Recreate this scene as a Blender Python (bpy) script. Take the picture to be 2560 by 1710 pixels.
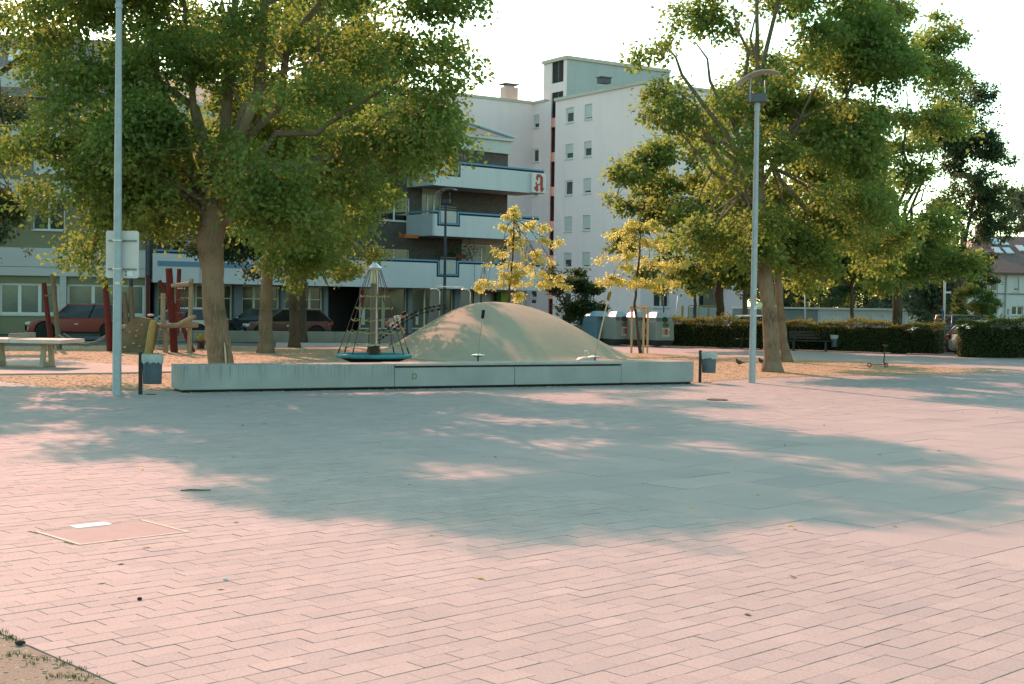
import bpy, bmesh, math, random
import numpy as np
from mathutils import Vector, Matrix, Euler

for _o in list(bpy.data.objects):
    bpy.data.objects.remove(_o, do_unlink=True)
S = bpy.context.scene
COL = S.collection
R = math.radians

# ---------------------------------------------------------------- camera
EYE = 1.92
FPX = 3420.0                      # focal length in photograph pixels (2560 wide)
PITCH, ROLL = math.atan(100 / FPX), 0.014
cam_d = bpy.data.cameras.new('camera')
cam_d.sensor_width = 36.0
cam_d.lens = 36.0 * FPX / 2560.0
cam_d.clip_end = 3000
cam_d.clip_start = 0.1
cam = bpy.data.objects.new('camera', cam_d)
COL.objects.link(cam)
CM = Matrix.Rotation(math.pi / 2 - PITCH, 3, 'X') @ Matrix.Rotation(ROLL, 3, 'Z')
cam.matrix_world = Matrix.Translation((0, 0, EYE)) @ CM.to_4x4()
S.camera = cam

# ---------------------------------------------------------------- sky, sun, exposure
SUN_EL = R(31.0)
TO_SUN = Vector((-0.41 * math.cos(SUN_EL), 0.912 * math.cos(SUN_EL), math.sin(SUN_EL))).normalized()
W = bpy.data.worlds.new('World')
S.world = W
W.use_nodes = True
wn = W.node_tree
wn.nodes.clear()
sky = wn.nodes.new('ShaderNodeTexSky')
sky.sky_type = 'NISHITA'
sky.sun_disc = False
sky.sun_elevation = SUN_EL
sky.sun_rotation = math.atan2(-0.41, 0.912)
sky.air_density = 1.0
sky.dust_density = 1.0
sky.ozone_density = 1.0
bg = wn.nodes.new('ShaderNodeBackground')
bg.inputs['Strength'].default_value = 0.15
tint = wn.nodes.new('ShaderNodeMix')
tint.data_type = 'RGBA'
tint.blend_type = 'MULTIPLY'
tint.inputs[0].default_value = 1.0
tint.inputs[7].default_value = (0.84, 1.0, 0.72, 1)
wo = wn.nodes.new('ShaderNodeOutputWorld')
wn.links.new(sky.outputs[0], tint.inputs[6])
wn.links.new(tint.outputs[2], bg.inputs[0])
wn.links.new(bg.outputs[0], wo.inputs[0])

sun_d = bpy.data.lights.new('sun', 'SUN')
sun_d.energy = 2.65
sun_d.angle = R(0.53)
sun_d.color = (1.0, 0.465, 0.37)
sun = bpy.data.objects.new('sun', sun_d)
COL.objects.link(sun)
sun.rotation_euler = (-TO_SUN).to_track_quat('-Z', 'Y').to_euler()
sun.location = (0, 0, 60)

S.view_settings.view_transform = 'Standard'
S.view_settings.look = 'None'
S.view_settings.gamma = 1.0
S.view_settings.use_curve_mapping = False
S.view_settings.exposure = 1.5
S.render.engine = 'CYCLES'
S.cycles.use_denoising = True
S.cycles.max_bounces = 8
S.cycles.transparent_max_bounces = 8
S.cycles.sample_clamp_indirect = 8.0

# ---------------------------------------------------------------- measuring helpers (photograph pixel -> place)
def ray(px, py):
    return CM @ Vector(((px - 1280) / FPX, -(py - 855) / FPX, -1.0))
def at(px, py, Y):
    d = ray(px, py)
    return Vector((0, 0, EYE)) + d * (Y / d.y)
def G(px, py, z=0.0):
    d = ray(px, py)
    return Vector((0, 0, EYE)) + d * ((z - EYE) / d.z)
def atx(px, Y, z=0.0):
    """point at depth Y and height z that shows at column px"""
    lo, hi = -400.0, 2400.0
    for _ in range(40):
        m = (lo + hi) / 2
        if at(px, m, Y).z > z: lo = m
        else: hi = m
    return at(px, (lo + hi) / 2, Y)

# ---------------------------------------------------------------- materials
MATS = {}
def new_mat(name):
    m = bpy.data.materials.new(name)
    m.use_nodes = True
    nt = m.node_tree
    b = nt.nodes['Principled BSDF']
    MATS[name] = m
    return m, nt, b
def N(nt, kind, **kw):
    n = nt.nodes.new('ShaderNode' + kind)
    for k, v in kw.items():
        if k.startswith('i_'):
            key = k[2:]
            n.inputs[int(key) if key.isdigit() else key].default_value = v
        else:
            setattr(n, k, v)
    return n
def mixc(nt, fac, a, b, blend='MIX'):
    n = nt.nodes.new('ShaderNodeMix')
    n.data_type = 'RGBA'
    n.blend_type = blend
    for i, v in ((0, fac), (6, a), (7, b)):
        if isinstance(v, bpy.types.NodeSocket): nt.links.new(v, n.inputs[i])
        elif i == 0: n.inputs[0].default_value = v
        else: n.inputs[i].default_value = tuple(v) + (1,) if len(v) == 3 else v
    return n.outputs[2]
def ramp(nt, src, lo, hi, a=0.0, b=1.0):
    n = nt.nodes.new('ShaderNodeMapRange')
    n.inputs[1].default_value, n.inputs[2].default_value = lo, hi
    n.inputs[3].default_value, n.inputs[4].default_value = a, b
    nt.links.new(src, n.inputs[0])
    return n.outputs[0]
def noise(nt, scale, detail=4, stretch=None, coord='Object', rough=0.55):
    tc = N(nt, 'TexCoord')
    src = tc.outputs[coord]
    if stretch:
        mp = N(nt, 'Mapping')
        mp.inputs['Scale'].default_value = stretch
        nt.links.new(src, mp.inputs[0])
        src = mp.outputs[0]
    n = N(nt, 'TexNoise')
    n.inputs['Scale'].default_value = scale
    n.inputs['Detail'].default_value = detail
    n.inputs['Roughness'].default_value = rough
    nt.links.new(src, n.inputs['Vector'])
    return n.outputs['Fac']
def M(name, col, rough=0.8, var=0.12, scale=3.0, col2=None, metal=0.0, bump=0.0, bscale=40.0, spec=0.3,
      stretch=None, fine=0.0):
    if name in MATS: return MATS[name]
    m, nt, b = new_mat(name)
    c1 = tuple(c * (1 - var) for c in col)
    c2 = col2 or tuple(min(1, c * (1 + var)) for c in col)
    f = ramp(nt, noise(nt, scale, 5, stretch), 0.3, 0.7)
    c = mixc(nt, f, c1, c2)
    if fine:
        f2 = ramp(nt, noise(nt, scale * 14, 3), 0.3, 0.7, 1 - fine, 1 + fine)
        vm = N(nt, 'VectorMath', operation='SCALE')
        nt.links.new(c, vm.inputs[0]); nt.links.new(f2, vm.inputs['Scale'])
        c = vm.outputs[0]
    nt.links.new(c, b.inputs['Base Color'])
    b.inputs['Roughness'].default_value = rough
    b.inputs['Metallic'].default_value = metal
    b.inputs['Specular IOR Level'].default_value = spec
    if bump:
        bp = N(nt, 'Bump')
        bp.inputs['Strength'].default_value = bump
        bp.inputs['Distance'].default_value = 0.01
        nt.links.new(noise(nt, bscale, 4), bp.inputs['Height'])
        nt.links.new(bp.outputs[0], b.inputs['Normal'])
    return m

# ---------------------------------------------------------------- mesh helpers
def tag(o, label=None, cat=None, group=None, kind=None):
    if label: o['label'] = label
    if cat: o['category'] = cat
    if group: o['group'] = group
    if kind: o['kind'] = kind
    return o
def empty(name, loc=(0, 0, 0), rz=0.0, label=None, cat=None, group=None):
    o = bpy.data.objects.new(name, None)
    o.empty_display_size = 0.2
    COL.objects.link(o)
    o.location = loc
    o.rotation_euler = (0, 0, rz)
    return tag(o, label, cat, group)
def frame3(d):
    d = Vector(d).normalized()
    a = Vector((0, 0, 1)) if abs(d.z) < 0.9 else Vector((1, 0, 0))
    s = d.cross(a).normalized()
    return d, s, s.cross(d).normalized()

class MB:
    def __init__(self):
        self.v, self.f = [], []
    def add(self, vs, fs):
        k = len(self.v)
        self.v += [tuple(p) for p in vs]
        self.f += [tuple(i + k for i in q) for q in fs]
        return self
    def hexa(self, p):           # 8 points: bottom 0-3, top 4-7 (counter-clockwise from above)
        return self.add(p, [(3, 2, 1, 0), (4, 5, 6, 7), (0, 1, 5, 4), (1, 2, 6, 5), (2, 3, 7, 6), (3, 0, 4, 7)])
    def box(self, c, s, rz=0.0, rot=None):
        x, y, z = s[0] / 2, s[1] / 2, s[2] / 2
        p = [Vector(q) for q in ((-x, -y, -z), (x, -y, -z), (x, y, -z), (-x, y, -z), (-x, -y, z), (x, -y, z), (x, y, z), (-x, y, z))]
        m = rot if rot is not None else Matrix.Rotation(rz, 3, 'Z')
        return self.hexa([m @ q + Vector(c) for q in p])
    def cbox(self, c, s, b=0.01, rz=0.0, rot=None):      # box with chamfered edges
        hx, hy, hz = s[0] / 2, s[1] / 2, s[2] / 2
        b = min(b, hx * 0.9, hy * 0.9, hz * 0.9)
        m = rot if rot is not None else Matrix.Rotation(rz, 3, 'Z')
        bm = bmesh.new()
        bmesh.ops.create_cube(bm, size=1.0, matrix=Matrix.Diagonal((2 * hx, 2 * hy, 2 * hz, 1)))
        bmesh.ops.bevel(bm, geom=bm.edges[:], offset=b, segments=1, affect='EDGES')
        bm.verts.index_update()
        vs = [m @ v.co + Vector(c) for v in bm.verts]
        fs = [tuple(v.index for v in f.verts) for f in bm.faces]
        bm.free()
        return self.add(vs, fs)
    def tube(self, pts, rad, n=8, cap=True):
        pts = [Vector(p) for p in pts]
        if not hasattr(rad, '__len__'): rad = [rad] * len(pts)
        vs, fs = [], []
        s = None
        for i, p in enumerate(pts):
            d = (pts[min(i + 1, len(pts) - 1)] - pts[max(i - 1, 0)])
            d = d.normalized() if d.length > 1e-9 else Vector((0, 0, 1))
            if s is None: _, s, t = frame3(d)
            else:
                s = (s - d * s.dot(d))
                s = s.normalized() if s.length > 1e-6 else frame3(d)[1]
                t = s.cross(d).normalized()
            for k in range(n):
                a = 2 * math.pi * k / n
                vs.append(p + (s * math.cos(a) + t * math.sin(a)) * rad[i])
        for i in range(len(pts) - 1):
            for k in range(n):
                a, b = i * n + k, i * n + (k + 1) % n
                fs.append((a, a + n, b + n, b))
        if cap:
            fs.append(tuple(range(n)))
            fs.append(tuple(reversed(range((len(pts) - 1) * n, len(pts) * n))))
        return self.add(vs, fs)
    def lathe(self, prof, c=(0, 0, 0), n=24, m=None):     # prof: (r, z)
        vs, fs = [], []
        m = m or Matrix.Identity(3)
        for r, z in prof:
            for k in range(n):
                a = 2 * math.pi * k / n
                vs.append(m @ Vector((r * math.cos(a), r * math.sin(a), z)) + Vector(c))
        for i in range(len(prof) - 1):
            for k in range(n):
                a, b = i * n + k, i * n + (k + 1) % n
                fs.append((a, b, b + n, a + n))
        fs.append(tuple(reversed(range(n))))
        fs.append(tuple(range((len(prof) - 1) * n, len(prof) * n)))
        return self.add(vs, fs)
    def torus(self, c, Rr, r, n=40, k=8, sz=1.0):
        vs, fs = [], []
        for i in range(n):
            a = 2 * math.pi * i / n
            for j in range(k):
                b = 2 * math.pi * j / k
                vs.append((c[0] + (Rr + r * math.cos(b)) * math.cos(a), c[1] + (Rr + r * math.cos(b)) * math.sin(a), c[2] + r * sz * math.sin(b)))
        for i in range(n):
            for j in range(k):
                fs.append((i * k + j, ((i + 1) % n) * k + j, ((i + 1) % n) * k + (j + 1) % k, i * k + (j + 1) % k))
        return self.add(vs, fs)
    def ball(self, c, r, n=10, s=(1, 1, 1), m=None):
        prof = [(max(1e-4, math.sin(math.pi * i / n)) , -math.cos(math.pi * i / n)) for i in range(n + 1)]
        mm = (m or Matrix.Identity(3)) @ Matrix.Diagonal((r * s[0], r * s[1], r * s[2]))
        return self.lathe(prof, c, max(8, n), mm)
    def prism(self, poly, z0, z1):        # polygon in xy, counter-clockwise
        n = len(poly)
        vs = [(p[0], p[1], z0) for p in poly] + [(p[0], p[1], z1) for p in poly]
        fs = [tuple(reversed(range(n))), tuple(range(n, 2 * n))]
        fs += [(i, (i + 1) % n, n + (i + 1) % n, n + i) for i in range(n)]
        return self.add(vs, fs)
    def slabm(self, poly, m, thick):      # polygon in local xy placed by 4x4 m, extruded along local z
        n = len(poly)
        vs = [m @ Vector((p[0], p[1], 0)) for p in poly] + [m @ Vector((p[0], p[1], thick)) for p in poly]
        fs = [tuple(reversed(range(n))), tuple(range(n, 2 * n))]
        fs += [(i, (i + 1) % n, n + (i + 1) % n, n + i) for i in range(n)]
        return self.add(vs, fs)
    def quad(self, a, b, c, d):
        return self.add([a, b, c, d], [(0, 1, 2, 3)])
    def mesh(self, name):
        me = bpy.data.meshes.new(name)
        me.from_pydata(self.v, [], self.f)
        me.update()
        return me
    def build(self, name, mat, parent=None, loc=None, rz=None, smooth=False, auto=None):
        me = self.mesh(name)
        me.materials.append(mat)
        o = bpy.data.objects.new(name, me)
        COL.objects.link(o)
        if parent is not None: o.parent = parent
        if loc is not None: o.location = loc
        if rz is not None: o.rotation_euler = (0, 0, rz)
        me.shade_smooth() if smooth else me.shade_flat()
        if auto:
            me.shade_smooth()
            me.set_sharp_from_angle(angle=R(auto))
        return o

def obj_from(me, name, parent=None):
    o = bpy.data.objects.new(name, me)
    COL.objects.link(o)
    if parent is not None: o.parent = parent
    return o
def copy_tree(o, parent=None):
    c = o.copy()
    COL.objects.link(c)
    c.parent = parent
    for ch in list(o.children): copy_tree(ch, c)
    return c
def np_mesh(name, V, quads, mat, tone=None, smooth=False):
    """V (n,3) float, quads (m,k) int -> mesh; tone: per-face float attribute"""
    me = bpy.data.meshes.new(name)
    V = np.ascontiguousarray(V, dtype=np.float32)
    Q = np.ascontiguousarray(quads, dtype=np.int32)
    m, k = Q.shape
    me.vertices.add(len(V)); me.vertices.foreach_set('co', V.ravel())
    me.loops.add(m * k); me.loops.foreach_set('vertex_index', Q.ravel())
    me.polygons.add(m)
    me.polygons.foreach_set('loop_start', np.arange(0, m * k, k, dtype=np.int32))
    me.update(calc_edges=True)
    if tone is not None:
        at_ = me.attributes.new('tone', 'FLOAT', 'FACE')
        at_.data.foreach_set('value', np.ascontiguousarray(tone, dtype=np.float32))
    me.shade_smooth() if smooth else me.shade_flat()
    me.materials.append(mat)
    return me
def remeshed(mb, name, mat, voxel, parent=None, smooth=True, it=0):
    o = mb.build(name, mat)
    md = o.modifiers.new('r', 'REMESH'); md.mode = 'VOXEL'; md.voxel_size = voxel
    if it:
        sm = o.modifiers.new('s', 'SMOOTH'); sm.iterations = it; sm.factor = 0.5
    dg = bpy.context.evaluated_depsgraph_get()
    me = bpy.data.meshes.new_from_object(o.evaluated_get(dg))
    me.name = name
    o.modifiers.clear()
    o.data = me
    if smooth: me.shade_smooth()
    if parent is not None: o.parent = parent
    return o
# ================================================================ GROUND
rnd = random.Random(7)
rng = np.random.default_rng(11)
PA = R(46.4)
PU = Vector((math.sin(PA), math.cos(PA), 0)); PV = Vector((-math.cos(PA), math.sin(PA), 0))
def uv(p): return p.dot(PU), p.dot(PV)

def sm(a, b, x):
    t = min(1, max(0, (x - a) / (b - a)))
    return t * t * (3 - 2 * t)
def far_drop(x, y): return -0.62 * sm(66, 80, y) * sm(9, 16, x)
xs = sorted(set([-2500, -900, -400, -250, -150] + [i * 5 for i in range(-24, 25)] + [150, 250, 400, 900, 2500]))
ys = sorted(set([-600, -200, -80] + [i * 5 for i in range(-8, 33)] + [180, 220, 300, 500, 900, 2800]))
gb = MB()
gb.add([(x, y, -0.03 + far_drop(x, y)) for y in ys for x in xs],
       [(j * len(xs) + i, j * len(xs) + i + 1, (j + 1) * len(xs) + i + 1, (j + 1) * len(xs) + i) for j in range(len(ys) - 1) for i in range(len(xs) - 1)])
asphalt = M('asphalt', (0.10, 0.10, 0.10), 0.9, 0.25, 0.6, bump=0.4, bscale=120, fine=0.15)
tag(gb.build('ground', asphalt, smooth=True), kind='structure')

def attr_mat(name, dark, mid, light, rough=0.85, speck=0.12, sscale=55, bump=0.25):
    m, nt, b = new_mat(name)
    a = N(nt, 'Attribute', attribute_name='tone')
    cr = N(nt, 'ValToRGB')
    cr.color_ramp.elements[0].color = dark + (1,)
    cr.color_ramp.elements[1].color = light + (1,)
    e = cr.color_ramp.elements.new(0.5); e.color = mid + (1,)
    nt.links.new(a.outputs['Fac'], cr.inputs[0])
    tc = N(nt, 'TexCoord')
    geo = N(nt, 'NewGeometry')
    n1 = N(nt, 'TexNoise'); n1.inputs['Scale'].default_value = sscale; n1.inputs['Detail'].default_value = 3
    nt.links.new(geo.outputs['Position'], n1.inputs['Vector'])
    n2 = N(nt, 'TexNoise'); n2.inputs['Scale'].default_value = 0.7; n2.inputs['Detail'].default_value = 6; n2.inputs['Roughness'].default_value = 0.65
    nt.links.new(geo.outputs['Position'], n2.inputs['Vector'])
    f = N(nt, 'Math', operation='MULTIPLY')
    nt.links.new(ramp(nt, n1.outputs['Fac'], 0.3, 0.7, 1 - speck, 1 + speck), f.inputs[0])
    nt.links.new(ramp(nt, n2.outputs['Fac'], 0.3, 0.7, 0.93, 1.06), f.inputs[1])
    vm = N(nt, 'VectorMath', operation='SCALE')
    nt.links.new(cr.outputs[0], vm.inputs[0]); nt.links.new(f.outputs[0], vm.inputs['Scale'])
    nt.links.new(vm.outputs[0], b.inputs['Base Color'])
    b.inputs['Roughness'].default_value = rough
    b.inputs['Specular IOR Level'].default_value = 0.25
    if bump:
        bp = N(nt, 'Bump'); bp.inputs['Strength'].default_value = bump; bp.inputs['Distance'].default_value = 0.004
        nt.links.new(n1.outputs['Fac'], bp.inputs['Height']); nt.links.new(bp.outputs[0], b.inputs['Normal'])
    return m
slab_mat = attr_mat('concrete_slab', (0.32, 0.28, 0.268), (0.36, 0.305, 0.285), (0.395, 0.332, 0.305))
sand_mat = M('joint_sand', (0.24, 0.18, 0.12), 0.95, 0.35, 4.0, col2=(0.32, 0.26, 0.18))

# --- outline of the square where it meets the play area
WALL_A, WALL_B = G(451, 982), G(1735, 960)
left_edge = [G(*p) for p in ((0, 951), (133, 969), (215, 974), (281, 976), (415, 975))]
right_edge = [G(*p) for p in ((1750, 955), (1900, 945), (2057, 940), (2237, 938), (2560, 928))]
edge = [Vector((-40, left_edge[0].y + 5, 0))] + left_edge + [WALL_A + Vector((0, 0.3, 0)), WALL_B + Vector((0, 0.3, 0))] + right_edge + [Vector((45, right_edge[-1].y + 8, 0))]
ex = np.array([p.x for p in edge]); ey = np.array([p.y for p in edge])
o_ = np.argsort(ex); ex, ey = ex[o_], ey[o_]
def yfar(x): return float(np.interp(x, ex, ey))

u_border = (uv(G(54.5, 1604))[0] + uv(G(279, 1706))[0]) / 2
u1 = (uv(G(2256, 1366))[0] + uv(G(2550, 1411))[0] + uv(G(1452, 1247))[0]) / 3
RW = 0.16
v1 = round(uv(G(880, 1150))[1] / (4 * RW)) * 4 * RW
man = [G(*p) for p in ((98.7, 1331), (201, 1363.7), (464, 1330), (352, 1300))]
mu = [uv(p) for p in man]
mu0, mu1 = (mu[0][0] + mu[1][0]) / 2, (mu[2][0] + mu[3][0]) / 2
mv0, mv1 = (mu[1][1] + mu[2][1]) / 2, (mu[0][1] + mu[3][1]) / 2

def inside(p):
    return 3.2 < p.y < yfar(p.x) + 0.15 and abs(p.x) < 0.42 * p.y + 3.2 and p.y < 52
slabs = []     # (u0,u1,v0,v1)
def rows(vstart, vend, step, ulo, uhi, lens, bond):
    v = vstart
    k = 0
    while v < vend - 1e-6:
        u = ulo - bond[k % len(bond)] - (rnd.random() < .25) * .06
        while u < uhi:
            l = rnd.choice(lens)
            a, b = max(u, ulo), min(u + l, uhi)
            if b - a > 0.05:
                slabs.append((a, b, v, v + step))
            u += l
        v += step
        k += 1
UH = 70
VA, VB = v1 - 60 * 4 * RW, v1 + 60 * 4 * RW
rows(VA, v1, RW, u_border, u1, [0.27], [0.0, 0.135])
rows(v1, VB, RW, u_border, UH, [0.27], [0.0, 0.135])
rows(VA, v1, 4 * RW, u1, UH, [0.81, 0.81, 0.95, 1.08], [0.0, 0.27, 0.54])
def minus(s):
    a, b, c, d = mu0 - .02, mu1 + .02, mv0 - .02, mv1 + .02
    if s[1] <= a or s[0] >= b or s[3] <= c or s[2] >= d: return [s]
    out = []
    if s[0] < a - .03: out.append((s[0], a, s[2], s[3]))
    if s[1] > b + .03: out.append((b, s[1], s[2], s[3]))
    x0, x1 = max(s[0], a), min(s[1], b)
    if s[2] < c - .02: out.append((x0, x1, s[2], c))
    if s[3] > d + .02: out.append((x0, x1, d, s[3]))
    return out
slabs = [q for s in slabs for q in minus(s)]
keep = []
for s in slabs:
    c = PU * ((s[0] + s[1]) / 2) + PV * ((s[2] + s[3]) / 2)
    if not inside(c): continue
    inframe = abs(c.x) < 0.38 * c.y and c.y > 6.6
    keep.append(((s[1] - s[0]) * (s[3] - s[2]) / c.y ** 3 if inframe else 0, s, c))
keep.sort(key=lambda t: -t[0])
plaza = empty('plaza'); tag(plaza, kind='structure')
Vs, Fs, Ts = [], [], []
def slab_geo(s, c):
    g = 0.0012 + rnd.random() ** 3 * 0.0035
    g2 = 0.0009 + rnd.random() ** 4 * 0.0035
    hu, hv = (s[1] - s[0]) / 2, (s[3] - s[2]) / 2
    ea = (hu - g2, hv - g); eb = (hu - g2 - 0.0018, hv - g - 0.0018)
    z = rnd.uniform(-0.0018, 0.0018)
    tu, tv = rnd.uniform(-.003, .003), rnd.uniform(-.004, .004)
    pts = []
    for (a, b), zz in ((ea, -0.025), (ea, -0.0015), (eb, 0.0)):
        for sx, sy in ((-1, -1), (1, -1), (1, 1), (-1, 1)):
            q = PU * (a * sx) + PV * (b * sy)
            q.z = zz + (z + tu * a * sx + tv * b * sy if zz > -0.02 else 0)
            pts.append(q)
    fs = []
    for L in (0, 4):
        fs += [(L + i, L + (i + 1) % 4, L + 4 + (i + 1) % 4, L + 4 + i) for i in range(4)]
    fs.append((8, 9, 10, 11))
    return pts, fs
def tone_of():
    t = rnd.gauss(0.5, 0.17)
    if rnd.random() < 0.12: t = rnd.uniform(0, 0.25)
    return min(1, max(0, t))
for i, (a, s, c) in enumerate(keep):
    pts, fs = slab_geo(s, c)
    t = tone_of()
    if i < 300:
        me = np_mesh('paving_slab', np.array([tuple(p) for p in pts]), np.array(fs), slab_mat, np.full(len(fs), t))
        o = obj_from(me, 'paving_slab', plaza)
        o.location = (c.x, c.y, 0)
    else:
        k = len(Vs)
        Vs += [(p.x + c.x, p.y + c.y, p.z) for p in pts]
        Fs += [tuple(q + k for q in f) for f in fs]
        Ts += [t] * len(fs)
tag(obj_from(np_mesh('paving_field', np.array(Vs), np.array(Fs), slab_mat, np.array(Ts)), 'paving_field', plaza), kind='stuff')
bed = [(-38, 2.0), (38, 2.0)] + [(float(x), float(y)) for x, y in reversed(list(zip(ex, ey)))]
MB().add([(p[0], p[1], -0.0075) for p in bed], [tuple(range(len(bed)))]).build('joint_sand', sand_mat, plaza)

# --- gravel strip in the near corner
gravel_mat = M('gravel', (0.30, 0.245, 0.19), 0.95, 0.25, 5.0, col2=(0.25, 0.225, 0.165), bump=0.8, bscale=90, fine=0.2)
gp = [PU * (u_border - 0.01) + PV * v for v in (-8, 40)] + [PU * (u_border - 14) + PV * v for v in (40, -8)]
tag(MB().add([(p.x, p.y, -0.003) for p in gp], [(0, 1, 2, 3)]).build('gravel_strip', gravel_mat), kind='structure')

def scatter_stones(name, n, fn, size, mat, parent=None, flat=0.5):
    base = np.array([(-1, -1, 0), (1, -1, 0), (1, 1, 0), (-1, 1, 0), (-.55, -.6, 1), (.6, -.5, 1), (.5, .6, 1), (-.6, .55, 1)], float)
    q = np.array([(0, 1, 5, 4), (1, 2, 6, 5), (2, 3, 7, 6), (3, 0, 4, 7), (4, 5, 6, 7)])
    P = fn(n)
    n = len(P)
    a = rng.uniform(0, 6.28, n); s = size * rng.uniform(0.4, 1.3, (n, 1)) * np.column_stack([rng.uniform(.6, 1.3, n), rng.uniform(.6, 1.3, n), rng.uniform(.4, 1, n) * flat])
    B = base[None] * s[:, None, :] + rng.normal(0, size * 0.12, (n, 8, 3)) * np.array([1, 1, .4])
    ca, sa = np.cos(a)[:, None], np.sin(a)[:, None]
    X = B[..., 0] * ca - B[..., 1] * sa + P[:, None, 0]; Y = B[..., 0] * sa + B[..., 1] * ca + P[:, None, 1]; Z = B[..., 2] + P[:, None, 2]
    V = np.stack([X, Y, Z], -1).reshape(-1, 3)
    F = (q[None] + (np.arange(n) * 8)[:, None, None]).reshape(-1, 4)
    t = np.repeat(rng.uniform(0, 1, n), 5)
    o = obj_from(np_mesh(name, V, F, mat, t), name, parent)
    return tag(o, kind='stuff')
def gravel_pts(n):
    u = u_border - 0.03 - rng.uniform(0, 1, n) ** 1.3 * 5; v = rng.uniform(2.5, 12, n)
    return np.column_stack([PU.x * u + PV.x * v, PU.y * u + PV.y * v, np.full(n, -0.004)])
stone_mat = attr_mat('gravel_stone', (0.20, 0.16, 0.12), (0.30, 0.25, 0.19), (0.40, 0.34, 0.27), bump=0)
tag(scatter_stones('gravel_stones', 9000, gravel_pts, 0.011, stone_mat), 'small tan and grey stones loose on the gravel corner', 'gravel')

def blades(name, centers, nb, h, mat, spread=0.05, w=0.004):
    V, F, T = [], [], []
    for c in centers:
        for _ in range(nb):
            a = rnd.uniform(0, 6.28); r = spread * math.sqrt(rnd.random())
            p = Vector((c[0] + r * math.cos(a), c[1] + r * math.sin(a), c[2]))
            hh = h * rnd.uniform(.4, 1.1); b = rnd.uniform(0, 6.28); l = hh * rnd.uniform(.2, .9)
            s = Vector((-math.sin(b), math.cos(b), 0)) * w
            m = p + Vector((math.cos(b) * l * .35, math.sin(b) * l * .35, hh * .65)); t = p + Vector((math.cos(b) * l, math.sin(b) * l, hh))
            k = len(V)
            V += [tuple(p - s), tuple(p + s), tuple(m + s * .8), tuple(m - s * .8), tuple(t + s * .1), tuple(t - s * .1)]
            F += [(k, k + 1, k + 2, k + 3), (k + 3, k + 2, k + 4, k + 5)]
            tt = rnd.random(); T += [tt, tt]
    return obj_from(np_mesh(name, np.array(V), np.array(F), mat, np.array(T)), name)
grass_mat = attr_mat('grass', (0.09, 0.11, 0.03), (0.16, 0.18, 0.05), (0.27, 0.25, 0.10), bump=0, rough=0.6)
tc_ = []
for px, py in ((4, 1580), (14, 1583), (20, 1593), (28, 1596), (34, 1594), (44, 1601), (150, 1650), (168, 1658), (200, 1672), (232, 1690), (110, 1648), (95, 1645), (20, 1638), (36, 1634), (150, 1690), (128, 1692), (75, 1660), (60, 1640), (180, 1690), (205, 1700), (160, 1664)):
    p = G(px, py); tc_.append((p.x, p.y, -0.004))
for _ in range(26):
    v = rnd.uniform(3, 9); u = u_border - 0.02 - rnd.random() ** 2 * 2.0
    p = PU * u + PV * v; tc_.append((p.x, p.y, -0.004))
tag(blades('grass_tufts', tc_, 16, 0.022, grass_mat, .035, .0025), 'short grass tufts along the edge of the gravel corner', 'grass', kind='stuff')

# --- mulch bed, footpath, concrete pad
chip_ground = M('mulch', (0.40, 0.27, 0.155), 0.95, 0.25, 2.5, col2=(0.46, 0.33, 0.20), bump=0.9, bscale=45, fine=0.25)
path_near = [G(*p) for p in ((1580, 883), (1962, 897), (2181, 908), (2560, 928))]
path_far = [G(*p) for p in ((690, 856), (1000, 858), (1560, 862), (1720, 867), (2340, 887), (2560, 895))]
mulch = [Vector((-40, left_edge[0].y + 5, 0))] + left_edge + [WALL_A + Vector((0.05, .25, 0)), WALL_B + Vector((0, .25, 0))] + right_edge + [Vector((path_near[-1].x + .5, path_near[-1].y + .2, 0))]
mulch += list(reversed(path_near)) + [G(1000, 870), G(690, 868), G(480, 862), G(0, 866), Vector((-40, 58, 0))]
tag(MB().add([(p.x, p.y, 0.006) for p in mulch], [tuple(range(len(mulch)))]).build('mulch_bed', chip_ground), kind='structure')
pn2 = path_near + [Vector((60, path_near[-1].y + 9, 0))]
pf2 = path_far + [Vector((60, path_far[-1].y + 2, 0))]
path_poly = [G(690, 868), G(1000, 870)] + pn2 + list(reversed(pf2))
path_mat = M('path_paving', (0.36, 0.30, 0.275), 0.9, 0.06, 1.2, bump=0.2, bscale=60, fine=0.08)
tag(MB().add([(p.x, p.y, 0.002) for p in path_poly], [tuple(range(len(path_poly)))]).build('footpath', path_mat), kind='structure')
pad = [G(*p) for p in ((-60, 940), (0, 939), (281, 936), (430, 932.5), (430, 922), (308, 916), (215, 909), (133, 900), (0, 896), (-60, 895))]
tag(MB().prism([(p.x, p.y) for p in pad], -0.02, 0.045).build('concrete_pad', M('pad_concrete', (0.36, 0.31, 0.28), 0.9, 0.1, 1.5, bump=0.2)), kind='structure')

mp = [(p.x, p.y) for p in mulch]
def in_poly(x, y, poly):
    c = False
    j = len(poly) - 1
    for i in range(len(poly)):
        if (poly[i][1] > y) != (poly[j][1] > y) and x < (poly[j][0] - poly[i][0]) * (y - poly[i][1]) / (poly[j][1] - poly[i][1]) + poly[i][0]: c = not c
        j = i
    return c
padp = [(p.x, p.y) for p in pad]
def chip_pts(n):
    out = []
    while len(out) < n:
        y = 24 + 30 * rnd.random() ** 1.4; x = rnd.uniform(-0.42, 0.40) * y
        if in_poly(x, y, mp) and not in_poly(x, y, padp): out.append((x, y, 0.004))
    for p, q in zip(edge[:-1], edge[1:]):              # chips strewn over the edge of the paving
        if abs(p.x) > 25 or abs(q.x) > 25: continue
        for _ in range(int((q - p).length * 14)):
            w = p.lerp(q, rnd.random()); out.append((w.x, w.y - abs(rnd.gauss(0, .18)), 0.001))
    return np.array(out)
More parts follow.
